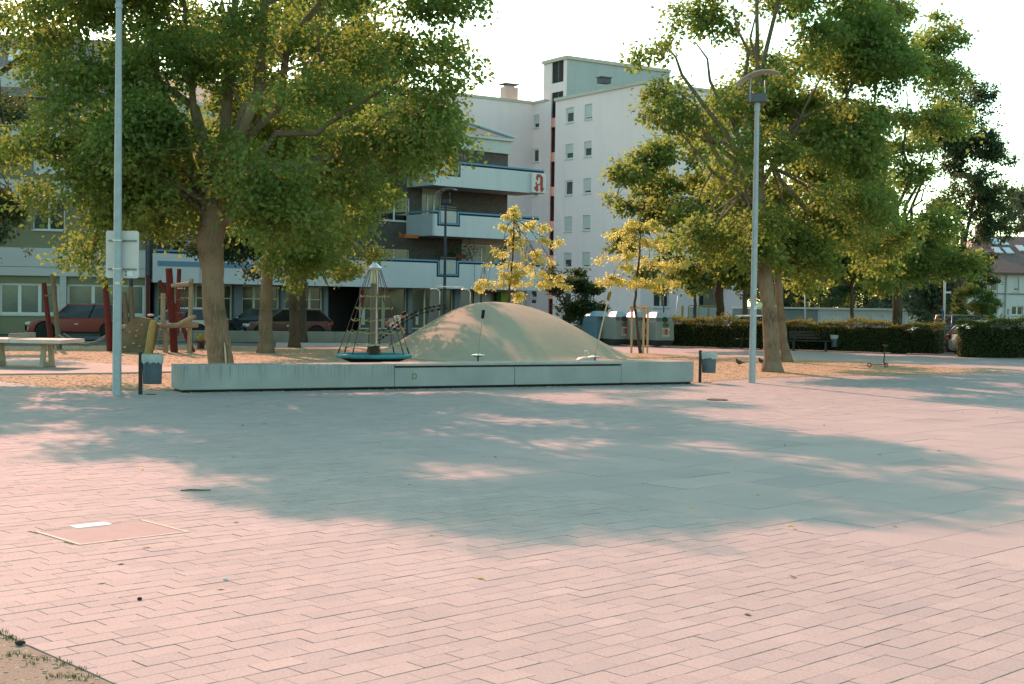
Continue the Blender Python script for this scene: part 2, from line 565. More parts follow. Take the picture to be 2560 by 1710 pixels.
chip_mat = attr_mat('wood_chips', (0.26, 0.165, 0.09), (0.45, 0.31, 0.185), (0.60, 0.45, 0.30), bump=0)
tag(scatter_stones('wood_chips', 30000, chip_pts, 0.024, chip_mat, flat=0.45), 'tan wood chips covering the play area', 'wood chips')

# --- access cover in the paving
mc = sum(man, Vector()) / 4
cov = empty('access_cover', (mc.x, mc.y, 0), 0, 'flat rectangular access cover with pale metal rim set in the paving', 'manhole cover')
def puv(u, v, z): p = PU * u + PV * v - mc; return (p.x, p.y, z)
MB().hexa([puv(a, b, -0.02) for a, b in ((mu0, mv0), (mu1, mv0), (mu1, mv1), (mu0, mv1))] + [puv(a, b, 0.001) for a, b in ((mu0, mv0), (mu1, mv0), (mu1, mv1), (mu0, mv1))]).build(
    'infill', M('cover_infill', (0.315, 0.25, 0.235), 0.85, 0.05, 6, bump=0.2, bscale=150, fine=0.06), cov)
rim = M('pale_metal', (0.44, 0.38, 0.31), 0.7, 0.12, 8, metal=0.0)
t = 0.013
for a, b, c_, d in ((mu0 - t, mu0 + t, mv0 - t, mv1 + t), (mu1 - t, mu1 + t, mv0 - t, mv1 + t), (mu0 + t, mu1 - t, mv0 - t, mv0 + t)):
    MB().hexa([puv(x, y, -0.02) for x, y in ((a, c_), (b, c_), (b, d), (a, d))] + [puv(x, y, 0.006) for x, y in ((a, c_), (b, c_), (b, d), (a, d))]).build('rim', rim, cov)
ua, ub = uv(G(187, 1320))[0], uv(G(280, 1312))[0]
MB().hexa([puv(x, y, -0.02) for x, y in ((ua, mv1 - .05), (ub, mv1 - .05), (ub, mv1 + .09), (ua, mv1 + .09))] + [puv(x, y, 0.008) for x, y in ((ua, mv1 - .05), (ub, mv1 - .05), (ub, mv1 + .09), (ua, mv1 + .09))]).build(
    'white_strip', M('white_strip', (0.82, 0.80, 0.72), 0.6, 0.05, 8), cov)

dp = G(1793, 1000)
dr = empty('drain_cover', dp, 0.1, 'small dark oval drain lid in the paving in front of the right bin', 'drain')
MB().lathe([(0.19, -0.01), (0.19, 0.006), (0.17, 0.009)], (0, 0, 0), 24).build('lid', M('dark_iron', (0.05, 0.05, 0.04), 0.7, 0.2, 20), dr)
MB().torus((0, 0, 0.004), 0.205, 0.012, 28, 6).build('ring', MATS['dark_iron'], dr)

# --- little things lying on the paving
def pebble(px, py, r, mat, lab, s=(1, .8, .6), cat='stone', rz=0.3):
    p = G(px, py)
    mb = MB()
    m = Matrix.Rotation(rz, 3, 'Z')
    mb.ball((0, 0, r * s[2] * .8), r, 8, s, m)
    mb.v = [tuple(Vector(q) * (1 + rnd.uniform(-.08, .08))) for q in mb.v]
    o = mb.build('pebble', mat, loc=p, smooth=True)
    tag(o, lab, cat)
blackst = M('black_stone', (0.03, 0.028, 0.025), 0.8, 0.3, 30)
pebble(50, 1612, 0.024, blackst, 'black stone at the edge of the gravel corner beside grass', (1.2, .8, .6))
pebble(349, 1500, 0.017, blackst, 'small black stone alone on the sunny paving in front of the access cover')
pebble(563, 1450, 0.018, M('white_stone', (0.7, 0.66, 0.58), 0.8, 0.1, 30), 'small whitish stone on the sunny paving right of the black one')
p0 = G(488, 1228)
tag(MB().tube([(-.14, -.02, .008), (-.05, 0, .013), (.06, .005, .012), (.15, .03, .009)], [.005, .008, .007, .004], 6).build('twig', M('twig_bark', (0.06, 0.045, 0.03), 0.9, 0.3, 30), loc=p0, smooth=True),
    'short dark twig lying at the lower edge of the tree shadow', 'twig')
fl = []
for _ in range(120):
    w = WALL_A.lerp(WALL_B, rnd.random()); fl.append((w.x + rnd.gauss(0, .1), w.y - .12 - abs(rnd.gauss(0, .35)), 0.004))
for _ in range(70):
    y = rnd.uniform(8, 27); fl.append((rnd.uniform(-.36, .36) * y, y, .003))
fl = np.array(fl)
def leaf_flat(P, size):
    n = len(P); a = rng.uniform(0, 6.28, n); s = size * rng.uniform(.6, 1.3, n)
    c = np.column_stack([np.cos(a), np.sin(a), np.zeros(n)]); d = np.column_stack([-np.sin(a), np.cos(a), np.zeros(n)])
    up = np.array([0, 0, 1.0])
    V = np.stack([P - c * s[:, None], P + d * s[:, None] * .6 + up * .008, P + c * s[:, None] + up * rng.uniform(0, .02, (n, 1)), P - d * s[:, None] * .6 + up * .004], 1).reshape(-1, 3)
    return V, np.arange(4 * n).reshape(-1, 4)
V_, F_ = leaf_flat(fl, 0.035)
dry = attr_mat('dry_leaf', (0.20, 0.10, 0.03), (0.42, 0.30, 0.07), (0.5, 0.42, 0.15), bump=0, rough=0.7)
tag(obj_from(np_mesh('fallen_leaves', V_, F_, dry, rng.uniform(0, 1, len(F_))), 'fallen_leaves'), 'yellow fallen leaves scattered on the paving along the low wall', 'leaves', kind='stuff')
# ================================================================ TREES
def leaf_mat(name, dark, mid, light, trans, tfac=0.45):
    m = bpy.data.materials.new(name); m.use_nodes = True
    nt = m.node_tree; nt.nodes.clear(); MATS[name] = m
    a = N(nt, 'Attribute', attribute_name='tone')
    cr = N(nt, 'ValToRGB')
    cr.color_ramp.elements[0].color = dark + (1,); cr.color_ramp.elements[1].color = light + (1,)
    e = cr.color_ramp.elements.new(0.5); e.color = mid + (1,)
    nt.links.new(a.outputs['Fac'], cr.inputs[0])
    pb = N(nt, 'BsdfPrincipled'); pb.inputs['Roughness'].default_value = 0.55; pb.inputs['Specular IOR Level'].default_value = 0.3
    nt.links.new(cr.outputs[0], pb.inputs['Base Color'])
    tr = N(nt, 'BsdfTranslucent')
    c = mixc(nt, 0.65, cr.outputs[0], trans)
    nt.links.new(c, tr.inputs[0])
    mx = N(nt, 'MixShader'); mx.inputs[0].default_value = tfac
    nt.links.new(pb.outputs[0], mx.inputs[1]); nt.links.new(tr.outputs[0], mx.inputs[2])
    out = N(nt, 'OutputMaterial'); nt.links.new(mx.outputs[0], out.inputs[0])
    return m
LIME = leaf_mat('lime_leaf', (0.045, 0.085, 0.026), (0.088, 0.15, 0.045), (0.16, 0.235, 0.08), (0.40, 0.52, 0.08), .5)
MAPLE = leaf_mat('maple_leaf', (0.05, 0.09, 0.026), (0.105, 0.165, 0.045), (0.19, 0.25, 0.085), (0.45, 0.54, 0.09), .52)
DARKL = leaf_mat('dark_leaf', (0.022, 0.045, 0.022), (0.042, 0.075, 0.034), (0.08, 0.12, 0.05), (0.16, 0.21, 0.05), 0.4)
LOCUST = leaf_mat('locust_leaf', (0.28, 0.30, 0.06), (0.48, 0.48, 0.13), (0.62, 0.60, 0.24), (0.85, 0.84, 0.28), 0.68)
HEDGE = leaf_mat('hedge_leaf', (0.022, 0.042, 0.016), (0.05, 0.075, 0.026), (0.19, 0.19, 0.06), (0.36, 0.37, 0.07), 0.42)
SILVER = leaf_mat('silver_leaf', (0.06, 0.085, 0.05), (0.12, 0.15, 0.09), (0.28, 0.30, 0.20), (0.25, 0.28, 0.12), 0.35)
BUSH = leaf_mat('bush_leaf', (0.03, 0.075, 0.014), (0.06, 0.12, 0.022), (0.13, 0.18, 0.04), (0.24, 0.28, 0.04), 0.4)
def bark(name, c1, c2, st=(9, 9, 1.6)):
    m, nt, b = new_mat(name)
    f = ramp(nt, noise(nt, 3.0, 6, st, rough=0.65), 0.32, 0.68)
    f2 = ramp(nt, noise(nt, 0.9, 4), 0.35, 0.7)
    c = mixc(nt, f, c1, c2)
    c = mixc(nt, f2, c, tuple(x * 1.25 for x in c2))
    nt.links.new(c, b.inputs['Base Color']); b.inputs['Roughness'].default_value = 0.95; b.inputs['Specular IOR Level'].default_value = 0.1
    bp = N(nt, 'Bump'); bp.inputs['Strength'].default_value = 0.9; bp.inputs['Distance'].default_value = 0.02
    nt.links.new(f, bp.inputs['Height']); nt.links.new(bp.outputs[0], b.inputs['Normal'])
    return m
BARK = bark('lime_bark', (0.07, 0.052, 0.036), (0.25, 0.19, 0.135))
BARK_D = bark('dark_bark', (0.045, 0.034, 0.026), (0.11, 0.085, 0.062))

def orient_leaves(P, out, L, Wd, droop, n, g):
    """leaf quads at P (n,3); out: (n,3) outward hints"""
    a = out * 0.6 + g.normal(0, 0.65, (n, 3)); a[:, 2] -= droop
    a /= np.linalg.norm(a, axis=1, keepdims=True) + 1e-9
    h = g.normal(0, 0.55, (n, 3)) + out * 0.25; h[:, 2] += 0.8
    s = np.cross(a, h); s /= np.linalg.norm(s, axis=1, keepdims=True) + 1e-9
    nn = np.cross(s, a)
    l = (L * g.uniform(0.65, 1.25, n))[:, None]; w = (Wd * g.uniform(0.7, 1.2, n))[:, None]
    V = np.stack([P, P + a * l * .45 + s * w * .5 + nn * w * .10, P + a * l - nn * l * .06, P + a * l * .5 - s * w * .5 + nn * w * .10], 1)
    return V.reshape(-1, 3)

def crown_mesh(blobs, nleaf, lsize, mat, seed, droop=0.35, clump=0.42, perc=42, shell=0.5, flat=0.7, aspect=0.78, tone_shift=0.0, lump=0.95, dens=1.45, per_lump=900):
    """leaves gathered in sprays, sprays gathered in lumps that sit on the crown's bulges"""
    g = np.random.default_rng(seed)
    nleaf = int(nleaf * dens); lsize *= 1.16
    C = np.array([b[0] for b in blobs], float); RR = np.array([b[1] for b in blobs], float)
    area = (RR[:, 0] * RR[:, 1] + RR[:, 0] * RR[:, 2] + RR[:, 1] * RR[:, 2]) / 3; area = area / area.sum()
    nl = max(len(blobs) * 2, nleaf // per_lump)
    L, D, SC = [], [], []
    tries = 0
    while len(L) < nl:
        tries += 1
        i = g.choice(len(area), p=area) if len(L) >= len(blobs) else len(L)
        d = g.normal(0, 1, 3); d /= np.linalg.norm(d)
        r = shell + (1.02 - shell) * g.random() ** 0.55
        p = C[i] + RR[i] * d * r
        q = ((p - C) / RR); dist = np.sqrt((q ** 2).sum(1))
        if (dist < shell * 0.75).sum() > 0 and tries < 40 * nl: continue
        rs = lump * min(1.0, RR[i].min() / 1.3) * (0.38 + 0.92 * g.random() ** 1.3)
        L.append(p); D.append(d); SC.append(rs)
    L, D, SC = np.array(L), np.array(D), np.array(SC)
    wgt = SC ** 2.2; wgt /= wgt.sum()
    nc = max(8, nleaf // perc)
    li = g.choice(nl, nc, p=wgt)
    o = g.normal(0, 1, (nc, 3)); o /= np.linalg.norm(o, axis=1, keepdims=True) + 1e-9
    o *= (g.random(nc) ** 0.45)[:, None]; o[:, 2] = o[:, 2] * 0.62
    cen = L[li] + o * SC[li, None]
    cen[:, 2] -= 0.22 * (o[:, :2] ** 2).sum(1) * SC[li]          # spray ends droop
    cr = clump * g.uniform(0.45, 1.3, nc)
    cnt = np.maximum(3, (perc * (cr / clump) ** 1.5 * g.uniform(.6, 1.35, nc))).astype(int)
    idx = np.repeat(np.arange(nc), cnt); n = len(idx)
    off = g.normal(0, 0.45, (n, 3)); off[:, 2] *= flat
    P = cen[idx] + off * cr[idx, None]
    out = D[li][idx] * 0.5 + o[idx] * 0.5 + off
    V = orient_leaves(P, out, lsize, lsize * aspect, droop, n, g)
    lt = g.normal(0.42 + tone_shift, 0.13, nl)
    ct = lt[li] + g.normal(0, 0.09, nc)
    t = np.clip(ct[idx] + g.normal(0, 0.16, n), 0, 1)
    return np_mesh('crown', V, np.arange(4 * n).reshape(-1, 4), mat, t), cen

def wob(p, q, n, amp, rr):
    p, q = Vector(p), Vector(q)
    L = (q - p).length
    out = []
    for i in range(n + 1):
        t = i / n
        e = math.sin(math.pi * t) * amp * L
        out.append(p.lerp(q, t) + Vector((rr.gauss(0, e), rr.gauss(0, e), rr.gauss(0, e) + 0.06 * L * math.sin(math.pi * t))))
    return out
def make_tree(name, label, cat, trunk, radii, blobs, nleaf, lsize, leafm, seed, barkm=None, limbs=10, group=None, lean_limbs=(), flare=1.35, twigs=60, crown_label=None, **kw):
    """trunk: list of world points base->top; blobs: [(centre,(rx,ry,rz))]"""
    rr = random.Random(seed)
    barkm = barkm or BARK
    base = Vector(trunk[0])
    t = empty(name, base, 0, label, cat, group)
    tb = MB()
    pts, rad = [], []
    tr = [Vector(p) for p in trunk]
    for i in range(len(tr) - 1):
        for k in range(4):
            f = k / 4
            pts.append(tr[i].lerp(tr[i + 1], f) + Vector((rr.gauss(0, .012), rr.gauss(0, .012), 0)) * (1 if i + k else 0))
            rad.append((radii[i] * (1 - f) + radii[i + 1] * f) * rr.uniform(.97, 1.03))
    pts.append(tr[-1]); rad.append(radii[-1])
    rad[0] *= flare; rad[1] *= (1 + (flare - 1) * .35)
    pts[0] = pts[0] + Vector((0, 0, -0.05))
    tb.tube([p - base for p in pts], rad, 14)
    # knots and root swellings
    nv = len(tb.v)
    tb.v = [(x * (1 + 0.05 * math.sin(5 * math.atan2(y, x) + z * 2 + seed)), y * (1 + 0.05 * math.sin(4 * math.atan2(y, x) - z + seed)), z) for x, y, z in tb.v] if (tr[-1] - tr[0]).xy.length < 0.2 else tb.v
    trunk_o = tb.build('trunk', barkm, t, smooth=True)
    me, cen = crown_mesh(blobs, nleaf, lsize, leafm, seed, **kw)
    c = obj_from(me, 'crown', t); c.location = -base
    # limbs grow from the upper trunk to points inside the crown
    nodes = [(p, r) for p, r in zip(pts, rad)][-max(3, len(pts) // 5):]
    segs = []
    for k in range(limbs):
        if k < len(lean_limbs):
            path, r0 = lean_limbs[k]
            path = [Vector(p) for p in path]
            P = [path[0]]
            for i in range(len(path) - 1):
                w_ = wob(path[i], path[i + 1], 3, .02, rr); P += w_[1:]
            r0_ = r0
        else:
            b = blobs[rr.randrange(len(blobs))]
            d = Vector((rr.gauss(0, 1), rr.gauss(0, 1), rr.gauss(0.2, .8))).normalized()
            tgt = Vector(b[0]) + Vector((d.x * b[1][0], d.y * b[1][1], d.z * b[1][2])) * rr.uniform(.45, .8)
            cand = [q for q in nodes if q[0].z < tgt.z + 0.3] or nodes
            o_, r_ = cand[rr.randrange(len(cand))]
            P = wob(o_, tgt, 6, .035, rr)
            r0_ = min(r_ * .62, .03 + 0.016 * (tgt - o_).length)
        m = MB()
        n_ = len(P)
        m.tube([p - base for p in P], [max(.012, r0_ * (1 - .8 * i / (n_ - 1))) for i in range(n_)], 7)
        m.build('limb', barkm, t, smooth=True)
        segs += [(p, r0_ * (1 - .8 * i / (n_ - 1))) for i, p in enumerate(P)][1:]
    if twigs and segs:
        A = np.array([tuple(s[0]) for s in segs]); m = MB()
        pick = list(range(len(cen))); rr.shuffle(pick)
        for i in pick[:twigs]:
            j = int(((A - cen[i]) ** 2).sum(1).argmin())
            P = wob(A[j], cen[i], 3, .05, rr)
            r0_ = max(.012, min(.05, segs[j][1] * .6))
            m.tube([p - base for p in P], [r0_, r0_ * .8, r0_ * .55, .008], 5, cap=False)
        tag(m.build('twigs', barkm, t, smooth=True), kind='stuff')
    return t
def B(px, py, Y, rx, rz, ry=None):
    return (tuple(at(px, py, Y)), (rx, ry or rx, rz))
def trunk_px(base, Y, pts):
    """trunk from a base pixel column at depth Y on the ground through pixels at that depth"""
    return [atx(base, Y, 0.0)] + [at(px, py, Y) for px, py in pts]

# ---- the broad tree behind the left end of the wall
YA = 33.0
tA = trunk_px(556, YA, [(549, 880), (537, 790), (530, 700), (528, 600), (540, 500)])
tree_a = make_tree('lime_tree', 'biggest tree, thick grey trunk behind the left end of the low wall', 'tree', tA, [.34, .285, .27, .275, .31, .25],
    [B(620, 300, 32.6, 4.2, 2.9), B(790, 260, 32.0, 3.2, 3.0, 3.8), B(980, 230, 32.5, 1.45, 2.0), B(880, 430, 33.5, 1.5, 1.4), B(1150, 230, 33, .45, .5), B(1090, 100, 33, .7, .9), B(960, 390, 32.5, .9, 1.0),
     B(700, -80, 32.5, 4.2, 2.4, 4.4), B(200, -110, 33, 1.7, 1.5), B(250, -290, 31.7, 1.7, 1.6), B(390, -300, 32.2, 2.1, 1.8), B(110, -80, 31.7, 1.2, 1.2), B(230, 400, 33, 1.5, 1.4), B(600, -300, 32.5, 2.5, 1.9), B(860, -200, 32.5, 2.4, 1.9), B(130, 260, 32.5, 1.2, 1.3), B(420, 430, 32.5, 1.9, 1.5), B(215, 500, 32.5, 1.05, 1.35), B(250, 300, 33, 1.9, 2.2), B(260, 90, 33.5, 1.9, 1.6), B(980, -60, 32, 1.8, 1.9), B(620, 520, 31.5, 1.8, .8), B(140, 590, 32.6, .7, .35), B(470, 545, 31.8, 1.5, .55), B(700, 560, 32, 1.4, .7), B(330, 560, 32.2, .9, .6)],
    105000, 0.115, LIME, 3, limbs=16, twigs=160, lump=1.12, per_lump=720,
    lean_limbs=[([at(540, 520, YA), at(565, 300, YA), at(585, 130, YA), at(592, -60, YA), at(610, -300, YA)], .17),
                ([at(535, 560, YA), at(500, 360, YA), at(465, 120, YA), at(455, -80, YA)], .14),
                ([at(548, 520, YA), at(610, 270, YA - .5), at(690, 190, YA - 1), at(800, 150, YA - 1.5)], .12),
                ([at(545, 560, YA), at(640, 430, YA), at(760, 425, YA - .5), at(900, 440, YA - .5)], .10),
                ([at(525, 560, YA), at(400, 440, YA), at(330, 210, YA), at(230, 160, YA)], .10),
                ([at(585, 130, YA), at(545, 60, YA), at(520, -20, YA)], .06)])
MB().tube([(.22, -.24, -.02), (.20, -.235, .35), (.14, -.23, .8)], [.10, .06, .02], 8).build('root_swelling', BARK, tree_a, smooth=True)
MB().tube([(.155, -.335, .30), (.13, -.30, .6), (.10, -.275, .85)], [.02, .022, .012], 6).build('scar', M('bare_wood', (0.55, 0.44, 0.32), 0.8, 0.1, 6), tree_a, smooth=True)

pB = G(664, 883)
make_tree('lime_tree', 'middle tree of the left group with a pale scar down its straight trunk', 'tree', [pB, at(664, 800, pB.y), at(668, 700, pB.y), at(671, 620, pB.y), at(672, 520, pB.y)], [.25, .235, .21, .2, .16],
    [B(690, 430, 48, 3.3, 2.6), B(720, 590, 47, 1.5, 1.3), B(680, 200, 48, 3.6, 3.0), B(700, -40, 48, 3.4, 3.0), B(860, 300, 48, 2.6, 3), B(640, 560, 46.5, .9, .9)],
    44000, 0.12, MAPLE, 5, limbs=9, twigs=80, lump=1.0, per_lump=620)
pC = G(736, 869)
tC = make_tree('lime_tree', 'slim tree with leafy skirt standing just right of the scarred trunk', 'tree', [pC, at(735, 800, pC.y), at(734, 720, pC.y), at(735, 640, pC.y), at(738, 560, pC.y)], [.21, .19, .175, .16, .13],
    [B(810, 560, 52, 2.0, 1.7), B(760, 650, 51.5, 1.3, .95), B(830, 640, 53, 1.1, .8), B(850, 380, 52, 3.2, 2.8), B(800, 150, 52, 3.4, 3.2), B(930, 530, 52, .9, 1.0), B(800, 715, 52.5, .6, .5)],
    46000, 0.12, MAPLE, 8, BARK_D, limbs=8, twigs=80, lump=1.0, per_lump=620)
pD = G(756, 856)
make_tree('lime_tree', 'shaded tree with the dark trunk close in front of the back wall', 'tree', [pD, at(757, 790, pD.y), at(757, 720, pD.y), at(760, 600, pD.y)], [.18, .165, .15, .11],
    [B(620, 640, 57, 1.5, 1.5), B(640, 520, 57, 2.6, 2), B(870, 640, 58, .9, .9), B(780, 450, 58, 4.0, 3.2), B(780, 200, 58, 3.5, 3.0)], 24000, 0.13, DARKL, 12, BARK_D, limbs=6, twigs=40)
# ---- trees at the left edge
YL = 36.0
make_tree('lime_tree', 'tree reaching in from the left edge above the table', 'tree', [atx(-260, YL), at(-262, 700, YL), at(-255, 500, YL), at(-240, 300, YL)], [.25, .22, .2, .15],
    [B(-110, 200, YL, 1.6, 2.0), B(50, 130, YL, 1.1, 1.5), B(20, 340, YL, .9, 1.0), B(-200, -20, YL, 2.2, 2), B(90, -40, YL, 1.3, 1.0), B(-240, 330, YL, 1.4, 1.2)], 20000, 0.125, LIME, 14, limbs=7, twigs=60)
make_tree('lime_tree', 'dark leafy tree low at the left edge in front of the house', 'tree', [atx(-120, 50), at(-118, 760, 50), at(-110, 640, 50)], [.2, .18, .14],
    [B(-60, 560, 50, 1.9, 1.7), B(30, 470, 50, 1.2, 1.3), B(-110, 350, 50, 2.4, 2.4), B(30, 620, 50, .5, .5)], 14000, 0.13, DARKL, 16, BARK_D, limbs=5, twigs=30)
# ---- right group
pE = G(1932, 930)
YE = pE.y
make_tree('maple_tree', 'tall maple beside the right lamp post, trunk leaning left', 'tree', [pE, at(1928, 860, YE), at(1917, 720, YE), at(1902, 620, YE), at(1898, 540, YE), at(1894, 420, YE)], [.255, .22, .205, .19, .185, .15],
    [B(1970, 330, 39.6, 3.1, 2.9), B(1750, 190, 40, 1.5, 1.7), B(1640, 170, 40, .85, 1.1), B(2150, 230, 39.5, 2.0, 2.2), B(1960, 60, 39.6, 3.0, 2.4), B(1980, -180, 39.6, 3.2, 2.8), B(1860, 560, 39.4, 1.7, 1.3), B(2090, 540, 40, 2.2, 1.5), B(2260, 60, 40, 1.0, .9), B(1960, -380, 39.6, 2.2, 1.8), B(1660, 300, 40, .5, .4), B(2270, 210, 40, 1.1, 1.6)],
    64000, 0.125, LIME, 21, limbs=12, twigs=120, lump=1.0,
    lean_limbs=[([at(1894, 430, YE), at(1890, 260, YE), at(1893, 90, YE), at(1900, -150, YE)], .13), ([at(1896, 470, YE), at(1990, 330, YE), at(2060, 180, YE)], .09), ([at(1897, 520, YE), at(1780, 430, YE), at(1700, 330, YE)], .08)])
pF = G(1966, 905)
make_tree('maple_tree', 'slender warm brown trunk half hidden behind the leaning maple', 'tree', [pF, at(1958, 850, pF.y), at(1950, 770, pF.y), at(1944, 690, pF.y), at(1940, 600, pF.y)], [.18, .15, .135, .125, .1],
    [B(2000, 480, 47, 3.0, 2.2), B(2060, 620, 47, 2.3, 1.2), B(1960, 300, 47, 3.2, 2.6), B(2200, 600, 48, 1.6, 1.2)], 26000, 0.13, MAPLE, 24, limbs=6, twigs=50, flare=1.5)
pGt = G(1806, 867)
make_tree('maple_tree', 'bright leaved maple with crooked knotty trunk against the hedge', 'tree', [pGt, at(1799, 810, pGt.y), at(1800, 760, pGt.y), at(1796, 735, pGt.y), at(1804, 690, pGt.y), at(1800, 600, pGt.y)], [.21, .19, .185, .215, .165, .13],
    [B(1720, 560, 61, 3.2, 2.3), B(1590, 470, 60, 1.7, 1.0), B(1640, 600, 60, 2.2, 1.7), B(1850, 560, 61, 2.4, 2.2), B(1700, 690, 60, 1.0, .8), B(1700, 400, 61, 2.0, 1.6), B(1540, 500, 60, .7, .4), B(1830, 380, 62, 2.6, 2.6)],
    34000, 0.165, MAPLE, 27, BARK_D, limbs=9, twigs=60, lump=.95, tone_shift=0.1)
pH = G(2247, 882)
make_tree('maple_tree', 'straight dark trunk standing in the hedge right of the scooter', 'tree', [pH, at(2243, 800, pH.y), at(2243, 720, pH.y), at(2240, 620, pH.y)], [.25, .21, .2, .16],
    [B(2200, 520, 57, 3.3, 2.6), B(2290, 350, 57, 1.9, 2.6), B(2330, 200, 57, 1.2, 1.5), B(2180, 640, 56, 2.8, 1.2), B(2330, 600, 56, 1.2, 1.6), B(2150, 300, 57, 3.0, 2.8), B(2260, 220, 57, 2.0, 2.0), B(2330, 430, 57, 1.3, 1.5), B(2200, 100, 57, 2.6, 2)],
    36000, 0.14, MAPLE, 30, BARK_D, limbs=8, twigs=60)
YJ = 78
make_tree('broadleaf_tree', 'dark upright tree between the hedge gap and the brown roofed house', 'tree', [atx(2405, YJ, -.5), at(2405, 740, YJ), at(2408, 600, YJ)], [.25, .22, .17],
    [B(2400, 290, YJ, 1.9, 2.4), B(2440, 430, YJ, 1.6, 2.6), B(2400, 560, YJ, 2.0, 2.4), B(2450, 250, YJ, .9, 1.2), B(2420, 660, YJ, 1.5, .9)], 26000, 0.15, DARKL, 33, BARK_D, limbs=6, twigs=50, lump=1.0, per_lump=330)
YK = 125
make_tree('broadleaf_tree', 'hazy pale tree rising above the brown roof at the right edge', 'tree', [atx(2560, YK, -.5), at(2560, 640, YK)], [.3, .25],
    [B(2540, 545, YK, 2.2, 2.2), B(2610, 520, YK, 2.6, 2.4)], 9000, 0.22, SILVER, 35, BARK_D, limbs=5, twigs=20, lump=1.0, per_lump=260)

# ---- young locusts
def locust(name, label, base, top, Y, tiers, seed, n):
    bl = []
    for x0, x1, y, h in tiers:
        k = max(1, int((x1 - x0) / 26))
        for i in range(k):
            f = (i + .5) / k
            bl.append(B(x0 + (x1 - x0) * f, y + abs(f - .5) * 14, Y + random.Random(i + int(y)).uniform(-.5, .5), .30, h, .42))
    t = [base, at((base_px := top[0] - 14), 760, Y), at(top[0] - 6, 680, Y), at(top[0], 600, Y), at(*top, Y)]
    return make_tree(name, label, 'tree', t, [.06, .05, .04, .03, .012], bl, n, 0.085, LOCUST, seed, BARK_D, limbs=14, twigs=70, clump=0.17, perc=16, droop=0.9, aspect=0.5, flat=0.7, shell=0.1, lump=.46, per_lump=60, dens=2.0, flare=1.2)
Y1 = 55
locust('young_locust', 'slim yellow green young tree in tiers behind the top of the mound', atx(1262, Y1), (1284, 535), Y1,
       [(1262, 1300, 540, .3), (1252, 1372, 562, .2), (1262, 1411, 602, .17), (1232, 1345, 628, .17), (1311, 1395, 645, .17), (1206, 1335, 660, .18), (1250, 1405, 684, .2), (1188, 1420, 706, .2), (1270, 1310, 600, .5), (1290, 1320, 740, .25)], 41, 6500)
p2 = G(1602, 883)
t2 = locust('young_locust', 'young yellow leaved tree tied between three stakes beside the containers', p2, (1601, 560), p2.y,
       [(1560, 1660, 560, .25), (1500, 1600, 585, .16), (1540, 1690, 605, .2), (1490, 1640, 640, .18), (1560, 1720, 660, .22), (1490, 1600, 700, .2), (1560, 1690, 705, .22)], 43, 6000)
# three stakes round the young tree
pine_wood = M('pine_stake', (0.50, 0.34, 0.17), 0.85, 0.15, 6, stretch=(6, 6, 1), col2=(0.58, 0.42, 0.24))
st = empty('tree_stakes', p2, 0, 'three pale wooden stakes with cross rails round the young tree', 'tree stakes')
sp = [(-.36, .10), (.06, -.30), (.27, .18)]
for x, y in sp: MB().tube([(x, y, -.05), (x, y, 1.78)], .042, 10).build('stake', pine_wood, st, smooth=False)
for (a, b) in ((0, 1), (1, 2), (2, 0)):
    pa, pb = Vector((sp[a][0], sp[a][1], 1.76 + .02 * a)), Vector((sp[b][0], sp[b][1], 1.76 + .02 * a)); d = (pb - pa).normalized()
    MB().tube([pa - d * .1, pb + d * .1], .035, 8).build('rail', pine_wood, st)
# ---- dark bushy tree behind the mound
Yd = 66
make_tree('small_tree', 'small dark green spreading tree behind the right flank of the mound', 'tree', [atx(1418, Yd), at(1416, 790, Yd), at(1412, 745, Yd)], [.10, .085, .06],
    [B(1420, 715, Yd, 1.3, .8), B(1380, 745, Yd, .9, .7), B(1470, 740, Yd, 1.1, .8), B(1440, 685, Yd, .8, .5), B(1370, 690, Yd, .8, .5), B(1450, 790, Yd, .9, .4), B(1400, 780, Yd, .8, .35)], 9000, 0.13, DARKL, 45, BARK_D, limbs=8, twigs=40, clump=0.3, lump=.5, per_lump=350)
# ---- background greenery on the right
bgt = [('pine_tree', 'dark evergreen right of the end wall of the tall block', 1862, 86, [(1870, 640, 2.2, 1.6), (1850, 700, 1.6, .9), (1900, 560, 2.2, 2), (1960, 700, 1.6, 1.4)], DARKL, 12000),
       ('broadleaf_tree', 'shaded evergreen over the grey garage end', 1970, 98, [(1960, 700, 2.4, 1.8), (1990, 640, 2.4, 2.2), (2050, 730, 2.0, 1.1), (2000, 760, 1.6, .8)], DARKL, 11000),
       ('broadleaf_tree', 'mid green tree over the first white garage door', 2075, 104, [(2090, 690, 2.4, 2.2), (2070, 745, 1.9, 1.2), (2110, 620, 2.2, 2)], BUSH, 9000),
       ('broadleaf_tree', 'loose light green tree over the middle garages', 2165, 100, [(2170, 720, 2.2, 1.6), (2200, 660, 2.2, 2), (2150, 755, 1.4, .7)], MAPLE, 9000),
       ('broadleaf_tree', 'grey green tree over the right end of the garages', 2290, 96, [(2280, 720, 2.2, 1.9), (2300, 650, 2.0, 1.8), (2250, 760, 1.4, .9)], SILVER, 9000),
       ('broadleaf_tree', 'silvery drooping shrub left of the white signpost', 2330, 84, [(2330, 740, 1.2, 1.5), (2345, 690, 1.2, 1.2), (2320, 785, 1.0, .8)], SILVER, 9000),
       ('small_tree', 'dark narrow tree behind the white signpost', 2375, 88, [(2375, 730, 1.0, 1.7), (2390, 690, 1.2, 1.2), (2450, 690, 1.0, .7)], DARKL, 7000)]
